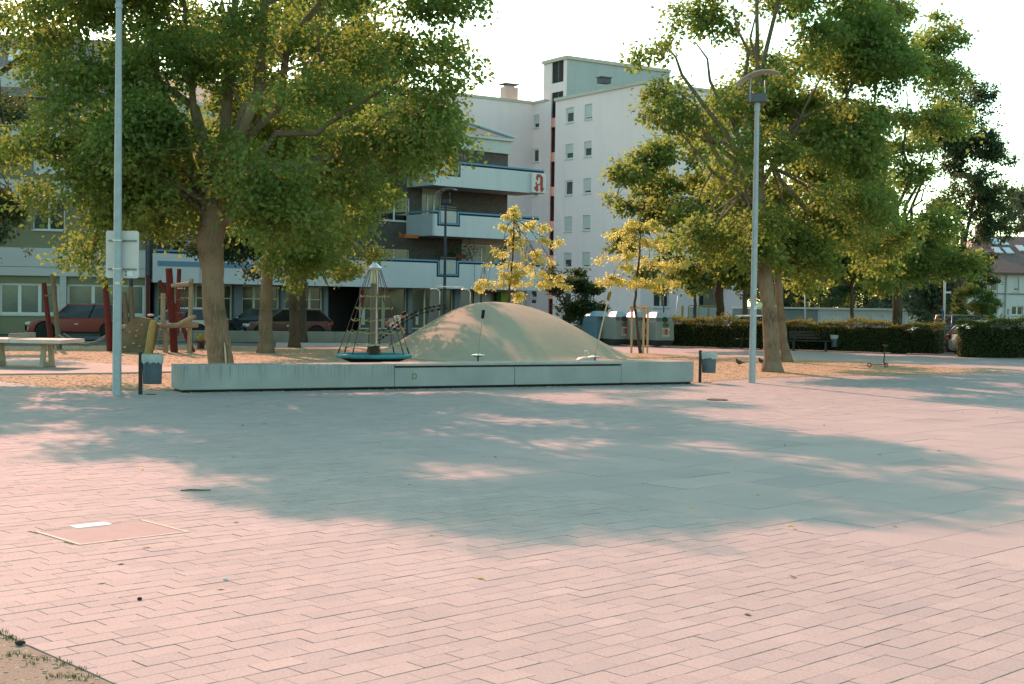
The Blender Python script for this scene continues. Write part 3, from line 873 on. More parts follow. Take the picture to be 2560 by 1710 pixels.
bgt += [('broadleaf_tree', 'far dark tree closing the view between maple trunk and grey garage', 1935, 118, [(1930, 690, 3.4, 3.0), (1950, 760, 2.6, 1.4)], DARKL, 8000),
        ('broadleaf_tree', 'far green tree closing the view behind the thin young tree', 2110, 122, [(2110, 700, 3.6, 3.0), (2090, 765, 3.0, 1.2)], BUSH, 8000),
        ('broadleaf_tree', 'far grey green tree closing the view left of the hedge trunk', 2200, 120, [(2200, 700, 3.4, 3.0), (2210, 765, 3.0, 1.2)], DARKL, 8000),
        ('broadleaf_tree', 'far tree closing the view right of the hedge trunk', 2275, 118, [(2280, 710, 3.2, 2.8), (2260, 765, 2.8, 1.2)], DARKL, 8000),
        ('broadleaf_tree', 'far tree closing the view over the right part of the grey garage', 2030, 120, [(2030, 700, 3.4, 3.0), (2040, 765, 3.0, 1.2)], DARKL, 8000)]
for i, (nm, lab, px, Y, bl, mt, n) in enumerate(bgt):
    make_tree(nm, lab, 'tree', [atx(px, Y, far_drop(15, 90)), at(px, 770, Y), at(px, 720, Y)], [.18, .16, .12], [B(a, b, Y, c, d) for a, b, c, d in bl], n, 0.17, mt, 50 + i, BARK_D, limbs=4, twigs=20, lump=.9, per_lump=260)
Yb = 74
make_tree('round_bush', 'round clipped green bush in front of the brown roofed house', 'bush', [atx(2440, Yb, -.4), at(2440, 780, Yb)], [.12, .1],
    [B(2437, 762, Yb, 1.12, 1.1), B(2410, 790, Yb, .5, .5)], 12000, 0.085, BUSH, 60, BARK_D, limbs=3, twigs=10, clump=0.2, perc=40, shell=.8, lump=.3, per_lump=150)
# ---- thin young tree behind the hedge
make_tree('young_tree', 'thin young tree standing behind the hedge before the garages', 'tree', [atx(2128, 66), at(2129, 780, 66), at(2130, 700, 66)], [.10, .09, .07],
    [B(2120, 640, 66, 1.5, 1.0), B(2170, 670, 66, 1.2, .8), B(2075, 680, 66, .8, .6)], 7000, 0.15, MAPLE, 62, BARK_D, limbs=5, twigs=25, tone_shift=.2)
make_tree('young_tree', 'thin young tree in front of the yellow railing', 'tree', [atx(1737, 74), at(1737, 790, 74), at(1737, 730, 74)], [.10, .09, .07],
    [B(1740, 700, 74, 1.4, .7), B(1700, 680, 74, 1.0, .7), B(1770, 690, 74, 1.0, .8)], 6000, 0.15, MAPLE, 63, BARK_D, limbs=5, twigs=25)

# ---- hedges
def hedge(label, a, b, depth, h, n, seed):
    g = np.random.default_rng(seed)
    a, b = Vector(a), Vector(b); d = (b - a); L = d.length; d.normalize(); nn = Vector((-d.y, d.x, 0))
    t = empty('hedge', a, 0, label, 'hedge')
    m = MB()
    k = 24
    for i in range(k):
        f0, f1 = i / k * L + .03, (i + 1) / k * L - .0
        hh = h * g.uniform(.78, .86); w0, w1 = .13 + g.uniform(-.03, .05), depth - .13 + g.uniform(-.05, .03)
        p = [d * f0 + nn * w0, d * f1 + nn * w0, d * f1 + nn * w1, d * f0 + nn * w1]
        m.hexa([q + Vector((0, 0, .03)) for q in p] + [q + Vector((0, 0, hh)) for q in p])
    m.build('twig_core', M('hedge_core', (0.012, 0.016, 0.008), 1, .3, 8), t)
    u = g.uniform(0, L, n); side = g.random(n)
    top = side < .38; front = (side >= .38) & (side < .8); back = side >= .8
    w = np.where(top, g.uniform(0, depth, n), np.where(front, np.abs(g.normal(0, .07, n)), depth - np.abs(g.normal(0, .07, n))))
    z = np.where(top, h - np.abs(g.normal(0, .07, n)), g.uniform(.06, h, n))
    ends = g.random(n) < .04
    u = np.where(ends, np.where(g.random(n) < .5, g.normal(0, .05, n), L + g.normal(0, .05, n)), u); w = np.where(ends, g.uniform(0, depth, n), w)
    bump = .07 * np.sin(u * 2.1 + seed) + .05 * np.sin(u * 5.3) + .06 * np.sin(u * .9)
    z = np.where(top, z + bump, np.minimum(z, h + bump))
    shoot = top & (g.random(n) < .10); z = np.where(shoot, z + np.abs(g.normal(0, .11, n)), z)
    w = np.where(front, w - .05 * np.sin(u * 3.1 + z * 4), w)
    P = np.column_stack([d.x * u + nn.x * w, d.y * u + nn.y * w, z])
    out = np.where(top[:, None], np.array([0, 0, 1.0]), np.where(front[:, None], -np.array(nn), np.array(nn)))
    V = orient_leaves(P, out * .8, .075, .055, .05, n, g)
    tone = np.clip(g.normal(.33, .2, n) + np.where(top, .32, 0), 0, 1)  # top leaves toned lighter, painting in the sunlit top
    obj_from(np_mesh('foliage', V, np.arange(4 * n).reshape(-1, 4), HEDGE, tone), 'foliage', t)
    return t
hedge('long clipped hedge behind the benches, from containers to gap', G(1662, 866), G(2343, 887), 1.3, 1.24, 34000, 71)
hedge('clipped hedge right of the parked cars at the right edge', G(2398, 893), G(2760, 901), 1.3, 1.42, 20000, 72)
# ================================================================ SQUARE FURNITURE
def concrete_streaked():
    m, nt, b = new_mat('streaked_concrete')
    base = mixc(nt, ramp(nt, noise(nt, 1.6, 6), .3, .7), (0.27, 0.28, 0.275), (0.34, 0.345, 0.335))
    s = ramp(nt, noise(nt, 5.0, 4, (4.5, 4.5, .16), rough=.7), .50, .72)
    tc = N(nt, 'TexCoord'); sep = N(nt, 'SeparateXYZ'); nt.links.new(tc.outputs['Object'], sep.inputs[0])
    up = ramp(nt, sep.outputs['Z'], .12, .52)
    lf = ramp(nt, sep.outputs['X'], 3.2, 6.0, 1.0, .22)
    k = N(nt, 'Math', operation='MULTIPLY'); nt.links.new(s, k.inputs[0]); nt.links.new(up, k.inputs[1])
    k2 = N(nt, 'Math', operation='MULTIPLY'); nt.links.new(k.outputs[0], k2.inputs[0]); nt.links.new(lf, k2.inputs[1])
    c = mixc(nt, k2.outputs[0], base, (0.13, 0.14, 0.125))
    c = mixc(nt, ramp(nt, noise(nt, 30, 3), .63, .75, 0, .5), c, (0.18, 0.18, 0.16))
    nt.links.new(c, b.inputs['Base Color']); b.inputs['Roughness'].default_value = .9; b.inputs['Specular IOR Level'].default_value = .2
    bp = N(nt, 'Bump'); bp.inputs['Strength'].default_value = .25; bp.inputs['Distance'].default_value = .005
    nt.links.new(noise(nt, 60, 3), bp.inputs['Height']); nt.links.new(bp.outputs[0], b.inputs['Normal'])
    return m
CONC = concrete_streaked()
wd = (WALL_B - WALL_A); wl = wd.length; wr = math.atan2(wd.y, wd.x)
wall = empty('seat_wall', WALL_A, wr, 'long low concrete seat wall between the square and the mound', 'wall')
HW, DW = 0.545, 0.85
def walls_at(px, py): return (G(px, py) - WALL_A).dot(wd.normalized())
cuts = [0, walls_at(999, 975), walls_at(1296, 969), walls_at(1556, 963.5), wl]
for i in range(4):
    a, b_ = cuts[i] + .004, cuts[i + 1] - .004
    top = HW if i in (0, 3) else HW - .085
    MB().cbox(((a + b_) / 2, DW / 2 + (.0 if i < 3 else .012), (top + .05) / 2), (b_ - a, DW, top - .05), .012).build('wall_block', CONC, wall)
MB().box(((cuts[0] + cuts[4]) / 2, DW / 2, .025), (wl - .12, DW - .12, .06)).build('plinth', M('shaded_gap', (.025, .022, .018), 1, .3, 9), wall)  # plinth coloured near-black to paint the shade under the wall
for i in (1, 2):
    a, b_ = cuts[i] + .004, cuts[i + 1] - .004
    MB().cbox(((a + b_) / 2, DW / 2 - .01, HW - .02), (b_ - a, DW + .03, .05), .008).build('seat_slab', M('seat_slab', (.34, .33, .31), .8, .12, 5), wall)
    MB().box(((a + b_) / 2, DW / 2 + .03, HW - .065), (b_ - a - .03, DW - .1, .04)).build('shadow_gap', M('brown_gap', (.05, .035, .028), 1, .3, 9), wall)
# green painted mark on the wall
gx = walls_at(1029, 971)
mk = MB()
ring = [(-.045, -.055), (.02, -.055), (.048, -.03), (.05, .03), (.02, .055), (-.04, .05)]
for i in range(6):
    p, q = Vector((ring[i][0], ring[i][1], 0)), Vector((ring[(i + 1) % 6][0], ring[(i + 1) % 6][1], 0))
    mk.tube([(gx + p.x, -.002, .275 + p.y), (gx + q.x, -.002, .275 + q.y)], .009, 4)
mk.build('painted_mark', M('green_paint', (.10, .20, .03), .8, .1, 20), wall)
# dark moss in the gap at the foot of the wall
mo = []
for _ in range(160):
    t_ = rnd.uniform(2.2, 4.4) if rnd.random() < .7 else rnd.uniform(0, wl); w = WALL_A + wd.normalized() * t_
    mo.append((w.x - wd.normalized().y * (.02 + rnd.random() * -.06), w.y + wd.normalized().x * (.02 - rnd.random() * .06) - .03, 0))
tag(blades('weeds', mo, 8, .035, M('moss', (.02, .025, .012), .9, .3, 20), .03, .006), 'dark weeds in the gap under the long low wall', 'weeds', kind='stuff')

GALV = M('galvanised', (.30, .34, .37), .55, .10, 9, metal=.25, spec=.5, fine=.05)
GALV_D = M('dark_post', (.05, .065, .085), .6, .12, 9, metal=.2)
def lamp(label, loc, hp, r0, r1, head_rz, mat, sc=1.0, ring=None):
    t = empty('lamp_post', loc, 0, label, 'lamp post', 'curved reflector lamp posts')
    MB().tube([(0, 0, -.03), (0, 0, hp * .55), (0, 0, hp)], [r0, (r0 + r1) / 2, r1], 20).build('pole', mat, t, auto=40)
    MB().tube([(0, 0, hp - .16), (0, 0, hp + .05)], r1 * 1.22, 18).build('collar', mat, t, auto=40)
    if ring: MB().tube([(0, 0, ring - .05), (0, 0, ring + .03)], r1 * 1.35, 18).build('collar', mat, t, auto=40)
    mz = Matrix.Rotation(head_rz, 3, 'Z')
    hb = MB().cbox((0, 0, hp + .16 * sc), (.46 * sc, .26 * sc, .22 * sc), .02, rot=mz).build('lamp_box', M('lamp_box', (.09, .10, .11), .5, .1, 9) if mat is GALV else GALV_D, t)
    for sx in (-.17, .17):
        p = mz @ Vector((sx * sc, .13 * sc * (1 if sx > 0 else -1), 0))
        MB().tube([(p.x, p.y, hp + .06 * sc), (p.x, p.y, hp + (.70 if sx < 0 else .62) * sc)], .019 * sc, 8).build('rod', mat, t, smooth=True)
    m = MB(); n = 14; vs = []; fs = []
    for i in range(n + 1):
        s = -.52 + 1.04 * i / n
        z = hp + (.78 - .62 * (s - .12) ** 2 + (.10 * s)) * sc
        for y in (-.30, .30):
            for dz in (0, .022):
                q = mz @ Vector((s * sc, y * sc, 0)); vs.append((q.x, q.y, z + dz * sc))
    for i in range(n):
        k = 4 * i
        fs += [(k, k + 4, k + 6, k + 2), (k + 1, k + 3, k + 7, k + 5), (k, k + 1, k + 5, k + 4), (k + 2, k + 6, k + 7, k + 3)]
    fs += [(0, 2, 3, 1), (4 * n, 4 * n + 1, 4 * n + 3, 4 * n + 2)]
    m.add(vs, fs).build('reflector', M('reflector', (.46, .44, .40), .45, .06, 7) if mat is GALV else M('reflector_shaded', (.26, .26, .24), .45, .06, 7), t, auto=35)  # far lamp's reflector coloured darker for its shade
    return t
pL = G(1880, 957)
lr = lamp('tall galvanised lamp post standing just left of the leaning maple', pL, at(1892, 262, pL.y).z, .086, .055, -.25, GALV)
MB().lathe([(.001, 0), (.075, .001), (.075, .012), (.001, .013)], (.145, -.03, at(1889, 762, pL.y).z), 16, Matrix.Rotation(math.pi / 2, 3, 'X')).build('round_sticker', M('sticker_green', (.42, .50, .30), .6, .15, 30), lr)
MB().box((.03, -.092, at(1889, 770, pL.y).z), (.07, .006, .08)).build('paper_sticker', M('sticker_white', (.6, .58, .55), .7, .1, 30), lr)
MB().box((.03, -.090, at(1889, 745, pL.y).z), (.05, .006, .14)).build('orange_sticker', M('sticker_orange', (.5, .28, .18), .7, .2, 30), lr)
pLL = G(292, 988)
ll = lamp('tallest lamp post, in front of the left trees with a sign fixed to it', pLL, at(306, 14, pLL.y).z + .25, .088, .056, .5, GALV, 1.0, at(306, 14, pLL.y).z)
MB().box((.02, -.0865, at(293, 708, pLL.y).z), (.09, .006, .055)).build('label_plate', MATS['sticker_white'], ll)
pFar = atx(1110, 68)
lamp('slim lamp post coloured dark for its shade behind the mound in front of the balconies', pFar, at(1117, 512, 68).z, .085, .055, -.3, GALV_D)  # same lamp type as the others; its shade is put into the dark colours

# ---- sign seen from behind on the left lamp post
zs0, zs1 = at(300, 695, pLL.y).z, at(300, 576, pLL.y).z
sg = empty('traffic_sign', (pLL.x, pLL.y, zs0), 0, 'upright sign board seen from its pale back on the tallest lamp post', 'sign')
hgt = zs1 - zs0; wdt = .665
poly = []
for cx, cy, a0 in ((wdt / 2 - .05, .05, -90), (wdt / 2 - .05, hgt - .05, 0), (-wdt / 2 + .05, hgt - .05, 90), (-wdt / 2 + .05, .05, 180)):
    for k in range(5):
        a = R(a0 + k * 22.5); poly.append((cx + .05 * math.cos(a), cy + .05 * math.sin(a)))
msign = Matrix.Translation((.055, .13, 0)) @ Matrix.Rotation(-.09, 4, 'Z') @ Matrix.Rotation(math.pi / 2, 4, 'X')
MB().slabm(poly, msign, -.004).build('board', M('sign_back', (.56, .52, .50), .55, .05, 3, metal=.1), sg)
for z in (hgt * .19, hgt * .79):
    MB().box((.06, .108, z), (.56, .03, .03), -.09).build('bracket', M('bracket_grey', (.16, .2, .23), .5, .1, 9, metal=.4), sg)
    MB().tube([(0, 0, z - .012), (0, 0, z + .012)], .093, 20).build('clamp', M('clamp_band', (.55, .52, .48), .4, .1, 9, metal=.4), sg, auto=40)
MB().box((.20, .118, .095), (.115, .004, .10), -.09).build('sticker', M('sticker_white2', (.72, .71, .74), .6, .05, 30), sg)
for z in (.065, .125): MB().box((.13, .122, z), (.035, .004, .035), -.09).build('sticker_mark', M('sticker_dark', (.16, .15, .10), .6, .1, 30), sg)

# ---- litter bins
BIN = M('bin_grey', (.055, .075, .095), .5, .12, 7, metal=.2)
BAG = M('bin_bag', (.30, .34, .34), .4, .15, 9, spec=.5)
def bin_(label, loc, h, bh, bw, rz, mat=BIN, post=True):
    t = empty('litter_bin', loc, rz, label, 'litter bin', 'litter bins')
    zt = h - .05
    # post
    if post: MB().box((-bw / 2 - .005, 0, h / 2 - .01), (.07, .06, h + .02)).build('post', M('bin_post', (.02, .022, .026), .6, .2, 9), t)
    m = MB(); n = 18; r0, r1 = bw / 2 * .94, bw / 2
    m.lathe([(r0, zt - bh), (r1, zt - .02), (r1 - .012, zt), (r1 - .02, zt - .02), (r0 - .02, zt - bh + .02)], (0.03, 0, 0), n, Matrix.Diagonal((1, .8, 1)))
    m.build('basket', mat, t, auto=40)
    # liner bag folded over the rim
    rr = random.Random(int(loc[0] * 100))
    vs, fs = [], []; nn = 30
    for j, (rad, z) in enumerate(((r1 - .03, zt - .06), (r1 - .012, zt + .012), (r1 + .012, zt + .012), (r1 + .018, zt - .07), (r1 + .012, zt - .15))):
        for k in range(nn):
            a = 2 * math.pi * k / nn
            q = rad + rr.uniform(-.006, .008); zz = z + (rr.uniform(-.035, .03) if j == 4 else rr.uniform(-.006, .006))
            vs.append((.03 + q * math.cos(a), q * .8 * math.sin(a), zz))
    for j in range(4):
        for k in range(nn):
            a, b_ = j * nn + k, j * nn + (k + 1) % nn
            fs.append((a, b_, b_ + nn, a + nn))
    MB().add(vs, fs).build('liner_bag', BAG, t)
    if post: MB().cbox((0, 0, .006), (.2, .12, .012), .004).build('foot_plate', MATS['bin_post'], t)
    return t
pb1 = G(355, 986); bin_('dark grey bin with bag over its rim left of the low wall', pb1 + Vector((.17, 0, 0)), .83, .57, .385, 0.1)
pb2 = G(1751, 957); bin_('grey bin on a dark post at the right end of the low wall', pb2 + Vector((.17, 0, 0)), .80, .50, .355, -.05, M('bin_grey_light', (.075, .095, .105), .5, .12, 7, metal=.2))
pb3 = G(2084, 879); bin_('small overfull bin against the hedge right of the bench', pb3, .75, .5, .33, 0, post=False)

# ================================================================ PLAY AREA
GRASSY = None
def mound_mat():
    m, nt, b = new_mat('mound_rubber')
    c = mixc(nt, ramp(nt, noise(nt, .9, 6), .3, .7), (0.37, 0.335, 0.25), (0.45, 0.40, 0.31))
    c = mixc(nt, ramp(nt, noise(nt, 3.0, 5, (1, 1, 2.5)), .45, .7, 0, .5), c, (0.46, 0.395, 0.315))
    f = ramp(nt, noise(nt, 45, 3), .3, .7, .9, 1.1)
    vm = N(nt, 'VectorMath', operation='SCALE'); nt.links.new(c, vm.inputs[0]); nt.links.new(f, vm.inputs['Scale'])
    nt.links.new(vm.outputs[0], b.inputs['Base Color']); b.inputs['Roughness'].default_value = .95; b.inputs['Specular IOR Level'].default_value = .1
    bp = N(nt, 'Bump'); bp.inputs['Strength'].default_value = .3; bp.inputs['Distance'].default_value = .01
    nt.links.new(noise(nt, 70, 3), bp.inputs['Height']); nt.links.new(bp.outputs[0], b.inputs['Normal'])
    return m
YM = 49.2
MC = atx(1240, YM)
MH = at(1225, 752, YM).z
def mound_z(x, y):
    dx = abs(x - MC.x) / (4.9 if x < MC.x else 5.5); dy = abs(y - MC.y) / (6.0 if y < MC.y else 5.0)
    P = (math.cos(math.pi * min(1.0, dx) ** 1.15) * .5 + .5) ** .92
    h = P - dy ** 1.45 - .02
    h = .5 * (h + math.sqrt(h * h + .0012)) - .004                  # soft foot
    return MH * h - .012
vs, fs = [], []
NR, NA = 36, 72
for i in range(NR + 1):
    for k in range(NA):
        a = 2 * math.pi * k / NA; r = 1.1 * i / NR
        x = MC.x + math.cos(a) * r * (5.5 if math.cos(a) > 0 else 4.9); y = MC.y + math.sin(a) * r * (5.0 if math.sin(a) > 0 else 6.0)
        w = .03 * math.sin(x * 1.3) * math.sin(y * 1.1 + 1) * (1 - r / 1.12)
        vs.append((x - MC.x, y - MC.y, mound_z(x, y) + w - (.03 if i == NR else 0)))
for i in range(NR):
    for k in range(NA):
        a, b_ = i * NA + k, i * NA + (k + 1) % NA
        fs.append((a, a + NA, b_ + NA, b_))
mound = MB().add(vs, fs).build('play_mound', mound_mat(), loc=MC, smooth=True)
tag(mound, 'smooth olive rubber mound rising behind the low wall', 'play mound')
def on_mound(px, Y, lift=0.0):
    p = atx(px, Y); return Vector((p.x, Y, mound_z(p.x, Y) + lift))

# ---- climbing ropes with black beads over the left flank
ROPE = M('rope_dark', (.06, .045, .035), .9, .2, 30)
BEAD = M('bead', (.014, .013, .013), .5, .2, 20)
for j, (lab, dy, path) in enumerate((('upper beaded climbing rope over the left flank of the mound', -.4, [(1120, 761), (1086, 766), (1060, 772), (1030, 785), (1000, 802), (972, 820), (946, 843)]),
                                     ('lower beaded climbing rope over the left flank of the mound', -1.1, [(1125, 768), (1082, 776), (1050, 784), (1018, 801), (992, 818), (968, 836), (945, 852)]))):
    pts = []
    for px, py in path:
        # find the depth where this pixel's ray comes closest above the mound
        best = min(((abs(at(px, py, Y).z - max(0.0, mound_z(at(px, py, Y).x, Y)) - .10), Y) for Y in np.arange(YM - 5.5, YM + .5, .05)), key=lambda t_: t_[0])
        pts.append(at(px, py, best[1] + dy * 0))
    t = empty('bead_rope', pts[-1], 0, lab, 'climbing rope', 'beaded ropes')
    o0 = pts[-1]
    MB().tube([p - o0 for p in pts], .014, 6).build('rope', ROPE, t, smooth=True)
    bm_ = MB().ball((0, 0, 0), .052, 8)
    bme = bm_.mesh('bead'); bme.materials.append(BEAD); bme.shade_smooth()
    tot = 15
    for k in range(tot):
        f = (k + .6) / tot * (len(pts) - 1) ; i = min(len(pts) - 2, int(f))
        b_ = obj_from(bme, 'bead', t); b_.location = pts[i].lerp(pts[i + 1], f - i) - o0

# ---- slide head behind the crest
STEEL = M('steel_tube', (.62, .62, .60), .3, .05, 9, metal=.7)
ysl = YM + 1.2
ps = atx(1122, ysl)
sl = empty('slide_head', (ps.x, ps.y, mound_z(ps.x, ps.y)), 0, 'slide entrance with two grey side panels at the top of the mound', 'slide')
z0_ = mound_z(ps.x, ps.y)
panel_m = M('slide_panel', (.17, .175, .17), .5, .08, 8)
for px0, px1, top in ((1073, 1098, 724), (1150, 1174, 725)):
    a = at(px0, top, ysl) - Vector((ps.x, ps.y, z0_)); b_ = at(px1, top, ysl) - Vector((ps.x, ps.y, z0_)); zt = a.z
    poly = [(a.x - .06, -.6), (b_.x, -.6), (b_.x, zt - .05), (b_.x - .06, zt), (a.x + .05, zt - .02)]
    MB().slabm(poly, Matrix.Rotation(math.pi / 2, 4, 'X'), -.04).build('side_panel', panel_m, sl)
    MB().tube([(b_.x + .02, -.02, -.6), (b_.x + .02, -.02, zt - .10), (b_.x - .02, -.02, zt + .0), (b_.x - .1, -.02, zt + .03), (a.x + .03, -.02, zt + .01)], .022, 8).build('edge_tube', STEEL, sl, smooth=True)
a = at(1089, 716, ysl) - Vector((ps.x, ps.y, z0_)); b_ = at(1161, 719, ysl) - Vector((ps.x, ps.y, z0_))
MB().tube([(a.x - .02, .3, -.2), (a.x - .02, .3, a.z - .08), (a.x + .06, .3, a.z), (b_.x - .06, .3, b_.z + .02), (b_.x + .02, .3, b_.z - .07), (b_.x + .02, .3, -.2)], .022, 8).build('grab_bar', STEEL, sl, smooth=True)
MB().add([(a.x + .1, .2, .05), (b_.x - .1, .2, .05), (b_.x - .1, 3.2, -z0_ + .3), (a.x + .1, 3.2, -z0_ + .3), (a.x + .1, .2, .01), (b_.x - .1, .2, .01), (b_.x - .1, 3.2, -z0_ + .26), (a.x + .1, 3.2, -z0_ + .26)],
         [(0, 1, 2, 3), (7, 6, 5, 4), (0, 4, 5, 1), (1, 5, 6, 2), (2, 6, 7, 3), (3, 7, 4, 0)]).build('chute', STEEL, sl)

# ---- balance discs with holding poles in front of the mound
def balance(label, px, py, Y, tx, ty, grip, gmat, handle=False):
    g0 = atx(px, Y)
    z0 = max(0, mound_z(g0.x, Y))
    c = at(px, py, Y) - Vector((g0.x, Y, z0)); tp = at(tx, ty, Y) - Vector((g0.x, Y, z0))
    t = empty('balance_disc', (g0.x, Y, z0), 0, label, 'balance disc')
    MB().tube([(0, 0, -.05), (0, 0, c.z)], .025, 8).build('stub', GALV_D, t)
    MB().lathe([(.03, c.z - .05), (.20, c.z - .01), (.23, c.z + .01), (.2, c.z + .03), (.03, c.z + .06)], (c.x, 0, 0), 20).build('disc', M('disc_steel', (.45, .47, .47), .25, .1, 6, metal=.8), t, auto=45)
    MB().tube([(c.x, 0, c.z + .04), tuple(tp)], [.022, .018], 8).build('pole', M('pole_pale', (.52, .45, .36), .6, .08, 8), t, smooth=True)
    q = lambda f: Vector((c.x, 0, c.z)).lerp(tp, f)
    MB().tube([q(grip[0]), q(grip[0] + .02), q(grip[1] - .02), q(grip[1])], [.03, .055, .055, .03], 10).build('grip', gmat, t, smooth=True)
    return t
balance('balance disc with thin pole and black grip in front of the mound', 1195, 889, 43.1, 1211, 757, (.70, .87), M('black_rubber', (.018, .018, .018), .8, .1, 20))
balance('balance disc with leaning pole and ochre grip at the right foot of the mound', 1487, 893, 43.6, 1528, 716, (.80, .93), M('ochre_grip', (.25, .15, .04), .8, .1, 20))
pw = atx(1466, 44.3)
t = empty('wobble_dome', pw, 0, 'small pale dome with a hooped handle left of the ochre gripped pole', 'play dome')
MB().lathe([(.36, .0), (.34, .08), (.26, .15), (.12, .185), (.01, .19)], (0, 0, 0), 20, Matrix.Diagonal((1, .9, 1))).build('dome', M('dome_pale', (.50, .45, .38), .5, .06, 6), t, smooth=True)
MB().tube([(-.06, 0, .12), (-.06, 0, .33), (-.04, 0, .37), (.01, 0, .38), (.05, 0, .35), (.06, 0, .12)], .014, 8).build('handle', STEEL, t, smooth=True)

# ---- rope carousel
YS = 39.3
sp_ = atx(934, YS)
car = empty('rope_carousel', sp_, 0, 'rope climbing carousel with turquoise ring and steel cap left of the mound', 'carousel')
zr = at(934, 889, YS).z; RT = 1.06
TURQ = M('turquoise', (.03, .22, .28), .45, .12, 5, col2=(.05, .28, .33))
MB().torus((0, 0, zr), RT, .045, 56, 8, 1.3).build('ring_seat', TURQ, car, smooth=True)
MB().lathe([(RT - .02, zr + .0), (RT - .06, zr + .02), (.5, zr - .03), (.1, zr - .03)], (0, 0, 0), 48).build('deck', M('deck_dark', (.05, .06, .06), .7, .2, 8), car)
MB().lathe([(.34, -.02), (.42, .05), (.75, zr - .16), (RT - .03, zr - .045)], (0, 0, 0), 48).build('underside', M('carousel_black', (.010, .009, .009), .7, .3, 8), car, auto=30)
ztop = at(938, 660, YS).z; zc = at(938, 672, YS).z
MB().tube([(0, 0, zr - .1), (0, 0, zc - .2)], .115, 10).build('column', M('column_grey', (.16, .14, .115), .7, .2, 4, stretch=(4, 4, .5)), car)
MB().tube([(.075, -.07, zr), (.075, -.07, zc - .05)], .036, 8).build('steel_strip', M('steel_pinkish', (.42, .36, .35), .35, .08, 8, metal=.5), car)
MB().tube([(0, 0, zc - .42), (0, 0, zc + .02)], .125, 16).build('column_sleeve', M('sleeve', (.40, .38, .30), .35, .2, 6, metal=.5), car, auto=40)
MB().lathe([(.20, zc - .0), (.205, zc + .03), (.05, zc + .17), (.035, ztop), (.01, ztop + .01)], (0, 0, 0), 24).build('cap', M('cap_steel', (.60, .60, .60), .22, .08, 6, metal=.8), car, auto=45)
MB().lathe([(.15, zr - .05), (.155, zr + .28), (.12, zr + .3)], (0, 0, 0), 18).build('foot_collar', M('collar_dark', (.045, .03, .025), .6, .2, 9), car, auto=40)
MB().lathe([(.22, zr + .30), (.22, zr + .315), (.12, zr + .32)], (0, 0, 0), 18).build('foot_flange', STEEL, car)
NRp = 8
RB = M('rope_red', (.15, .065, .06), .9, .2, 30); RY = M('rope_straw', (.36, .33, .15), .9, .15, 30)
joint_me = MB().ball((0, 0, 0), .022, 6).mesh('rope_joint'); joint_me.materials.append(BEAD)
def rope_pt(k, f):
    a = 2 * math.pi * (k + .35) / NRp
    bow = 1 + .06 * math.sin(math.pi * f)
    r = (.175 + (RT - .03 - .175) * f) ; z = zc - .03 + (zr + .06 - (zc - .03)) * f
    return Vector((r * math.cos(a), r * math.sin(a), z))
for k in range(NRp):
    MB().tube([rope_pt(k, f) for f in (0, .25, .5, .75, 1)], .0115, 6).build('upright_rope', RB, car, smooth=True)
    e0, e1 = rope_pt(k, .93), rope_pt(k, 1.0)
    MB().tube([e0, e1], .021, 6).build('rope_end', ROPE, car)
for f in (.30, .44, .58, .72, .865):
    m = MB(); pts = []
    for k in range(NRp):
        p, q = rope_pt(k, f), rope_pt(k + 1, f)
        for i in range(4):
            s = i / 4; w = p.lerp(q, s); pts.append(w + Vector((0, 0, -.075 * math.sin(math.pi * s) * (.5 + f))))
    pts.append(pts[0]); m.tube(pts, .0115, 6, cap=False)
    m.build('ring_rope', RY, car, smooth=True)
    for k in range(NRp):
        j = obj_from(joint_me, 'rope_joint', car); j.location = rope_pt(k, f)

# ---- table tennis table
pT = G(112, 923)
tt = empty('table_tennis_table', (atx(56, 36.0).x, 36.0, .045), R(-6), 'concrete table tennis table with metal net at the left edge', 'table tennis table')
TC = M('table_concrete', (.52, .46, .40), .8, .1, 4, bump=.15)
for sx in (-1, 1): MB().cbox((sx * .69, 0, .685), (1.374, 1.52, .10), .012).build('table_top', TC, tt)
for sx in (-1, 1):
    m = MB()
    for sy in (-1, 1):
        pts = [(sx * .68 - .06, sy * .30 - .07, 0), (sx * .68 + .06, sy * .30 - .07, 0), (sx * .68 + .06, sy * .30 + .07, 0), (sx * .68 - .06, sy * .30 + .07, 0),
               (sx * .68 - .05, sy * .17 - .05, .635), (sx * .68 + .05, sy * .17 - .05, .635), (sx * .68 + .05, sy * .17 + .05, .635), (sx * .68 - .05, sy * .17 + .05, .635)]
        m.hexa(pts)
    m2 = MB().box((sx * .68, 0, .07), (.11, .46, .12)); m.v += []
    k = len(m.v); m.v += m2.v; m.f += [tuple(i + k for i in f) for f in m2.f]
    m3 = MB().box((sx * .68, 0, .60), (.14, .55, .07)); k = len(m.v); m.v += m3.v; m.f += [tuple(i + k for i in f) for f in m3.f]
    lg = m.build('leg', M('table_leg', (.34, .30, .23), .85, .15, 5), tt)
    lg.rotation_euler = (0, 0, 0)
net = MB()
for k in range(30): net.box((0, -.76 + k * 1.52 / 29, .81), (.012, .008, .13))
for z in (.745, .79, .83, .875): net.box((0, 0, z), (.014, 1.53, .010))
net.build('net', M('net_metal', (.22, .27, .27), .5, .1, 9, metal=.4), tt)
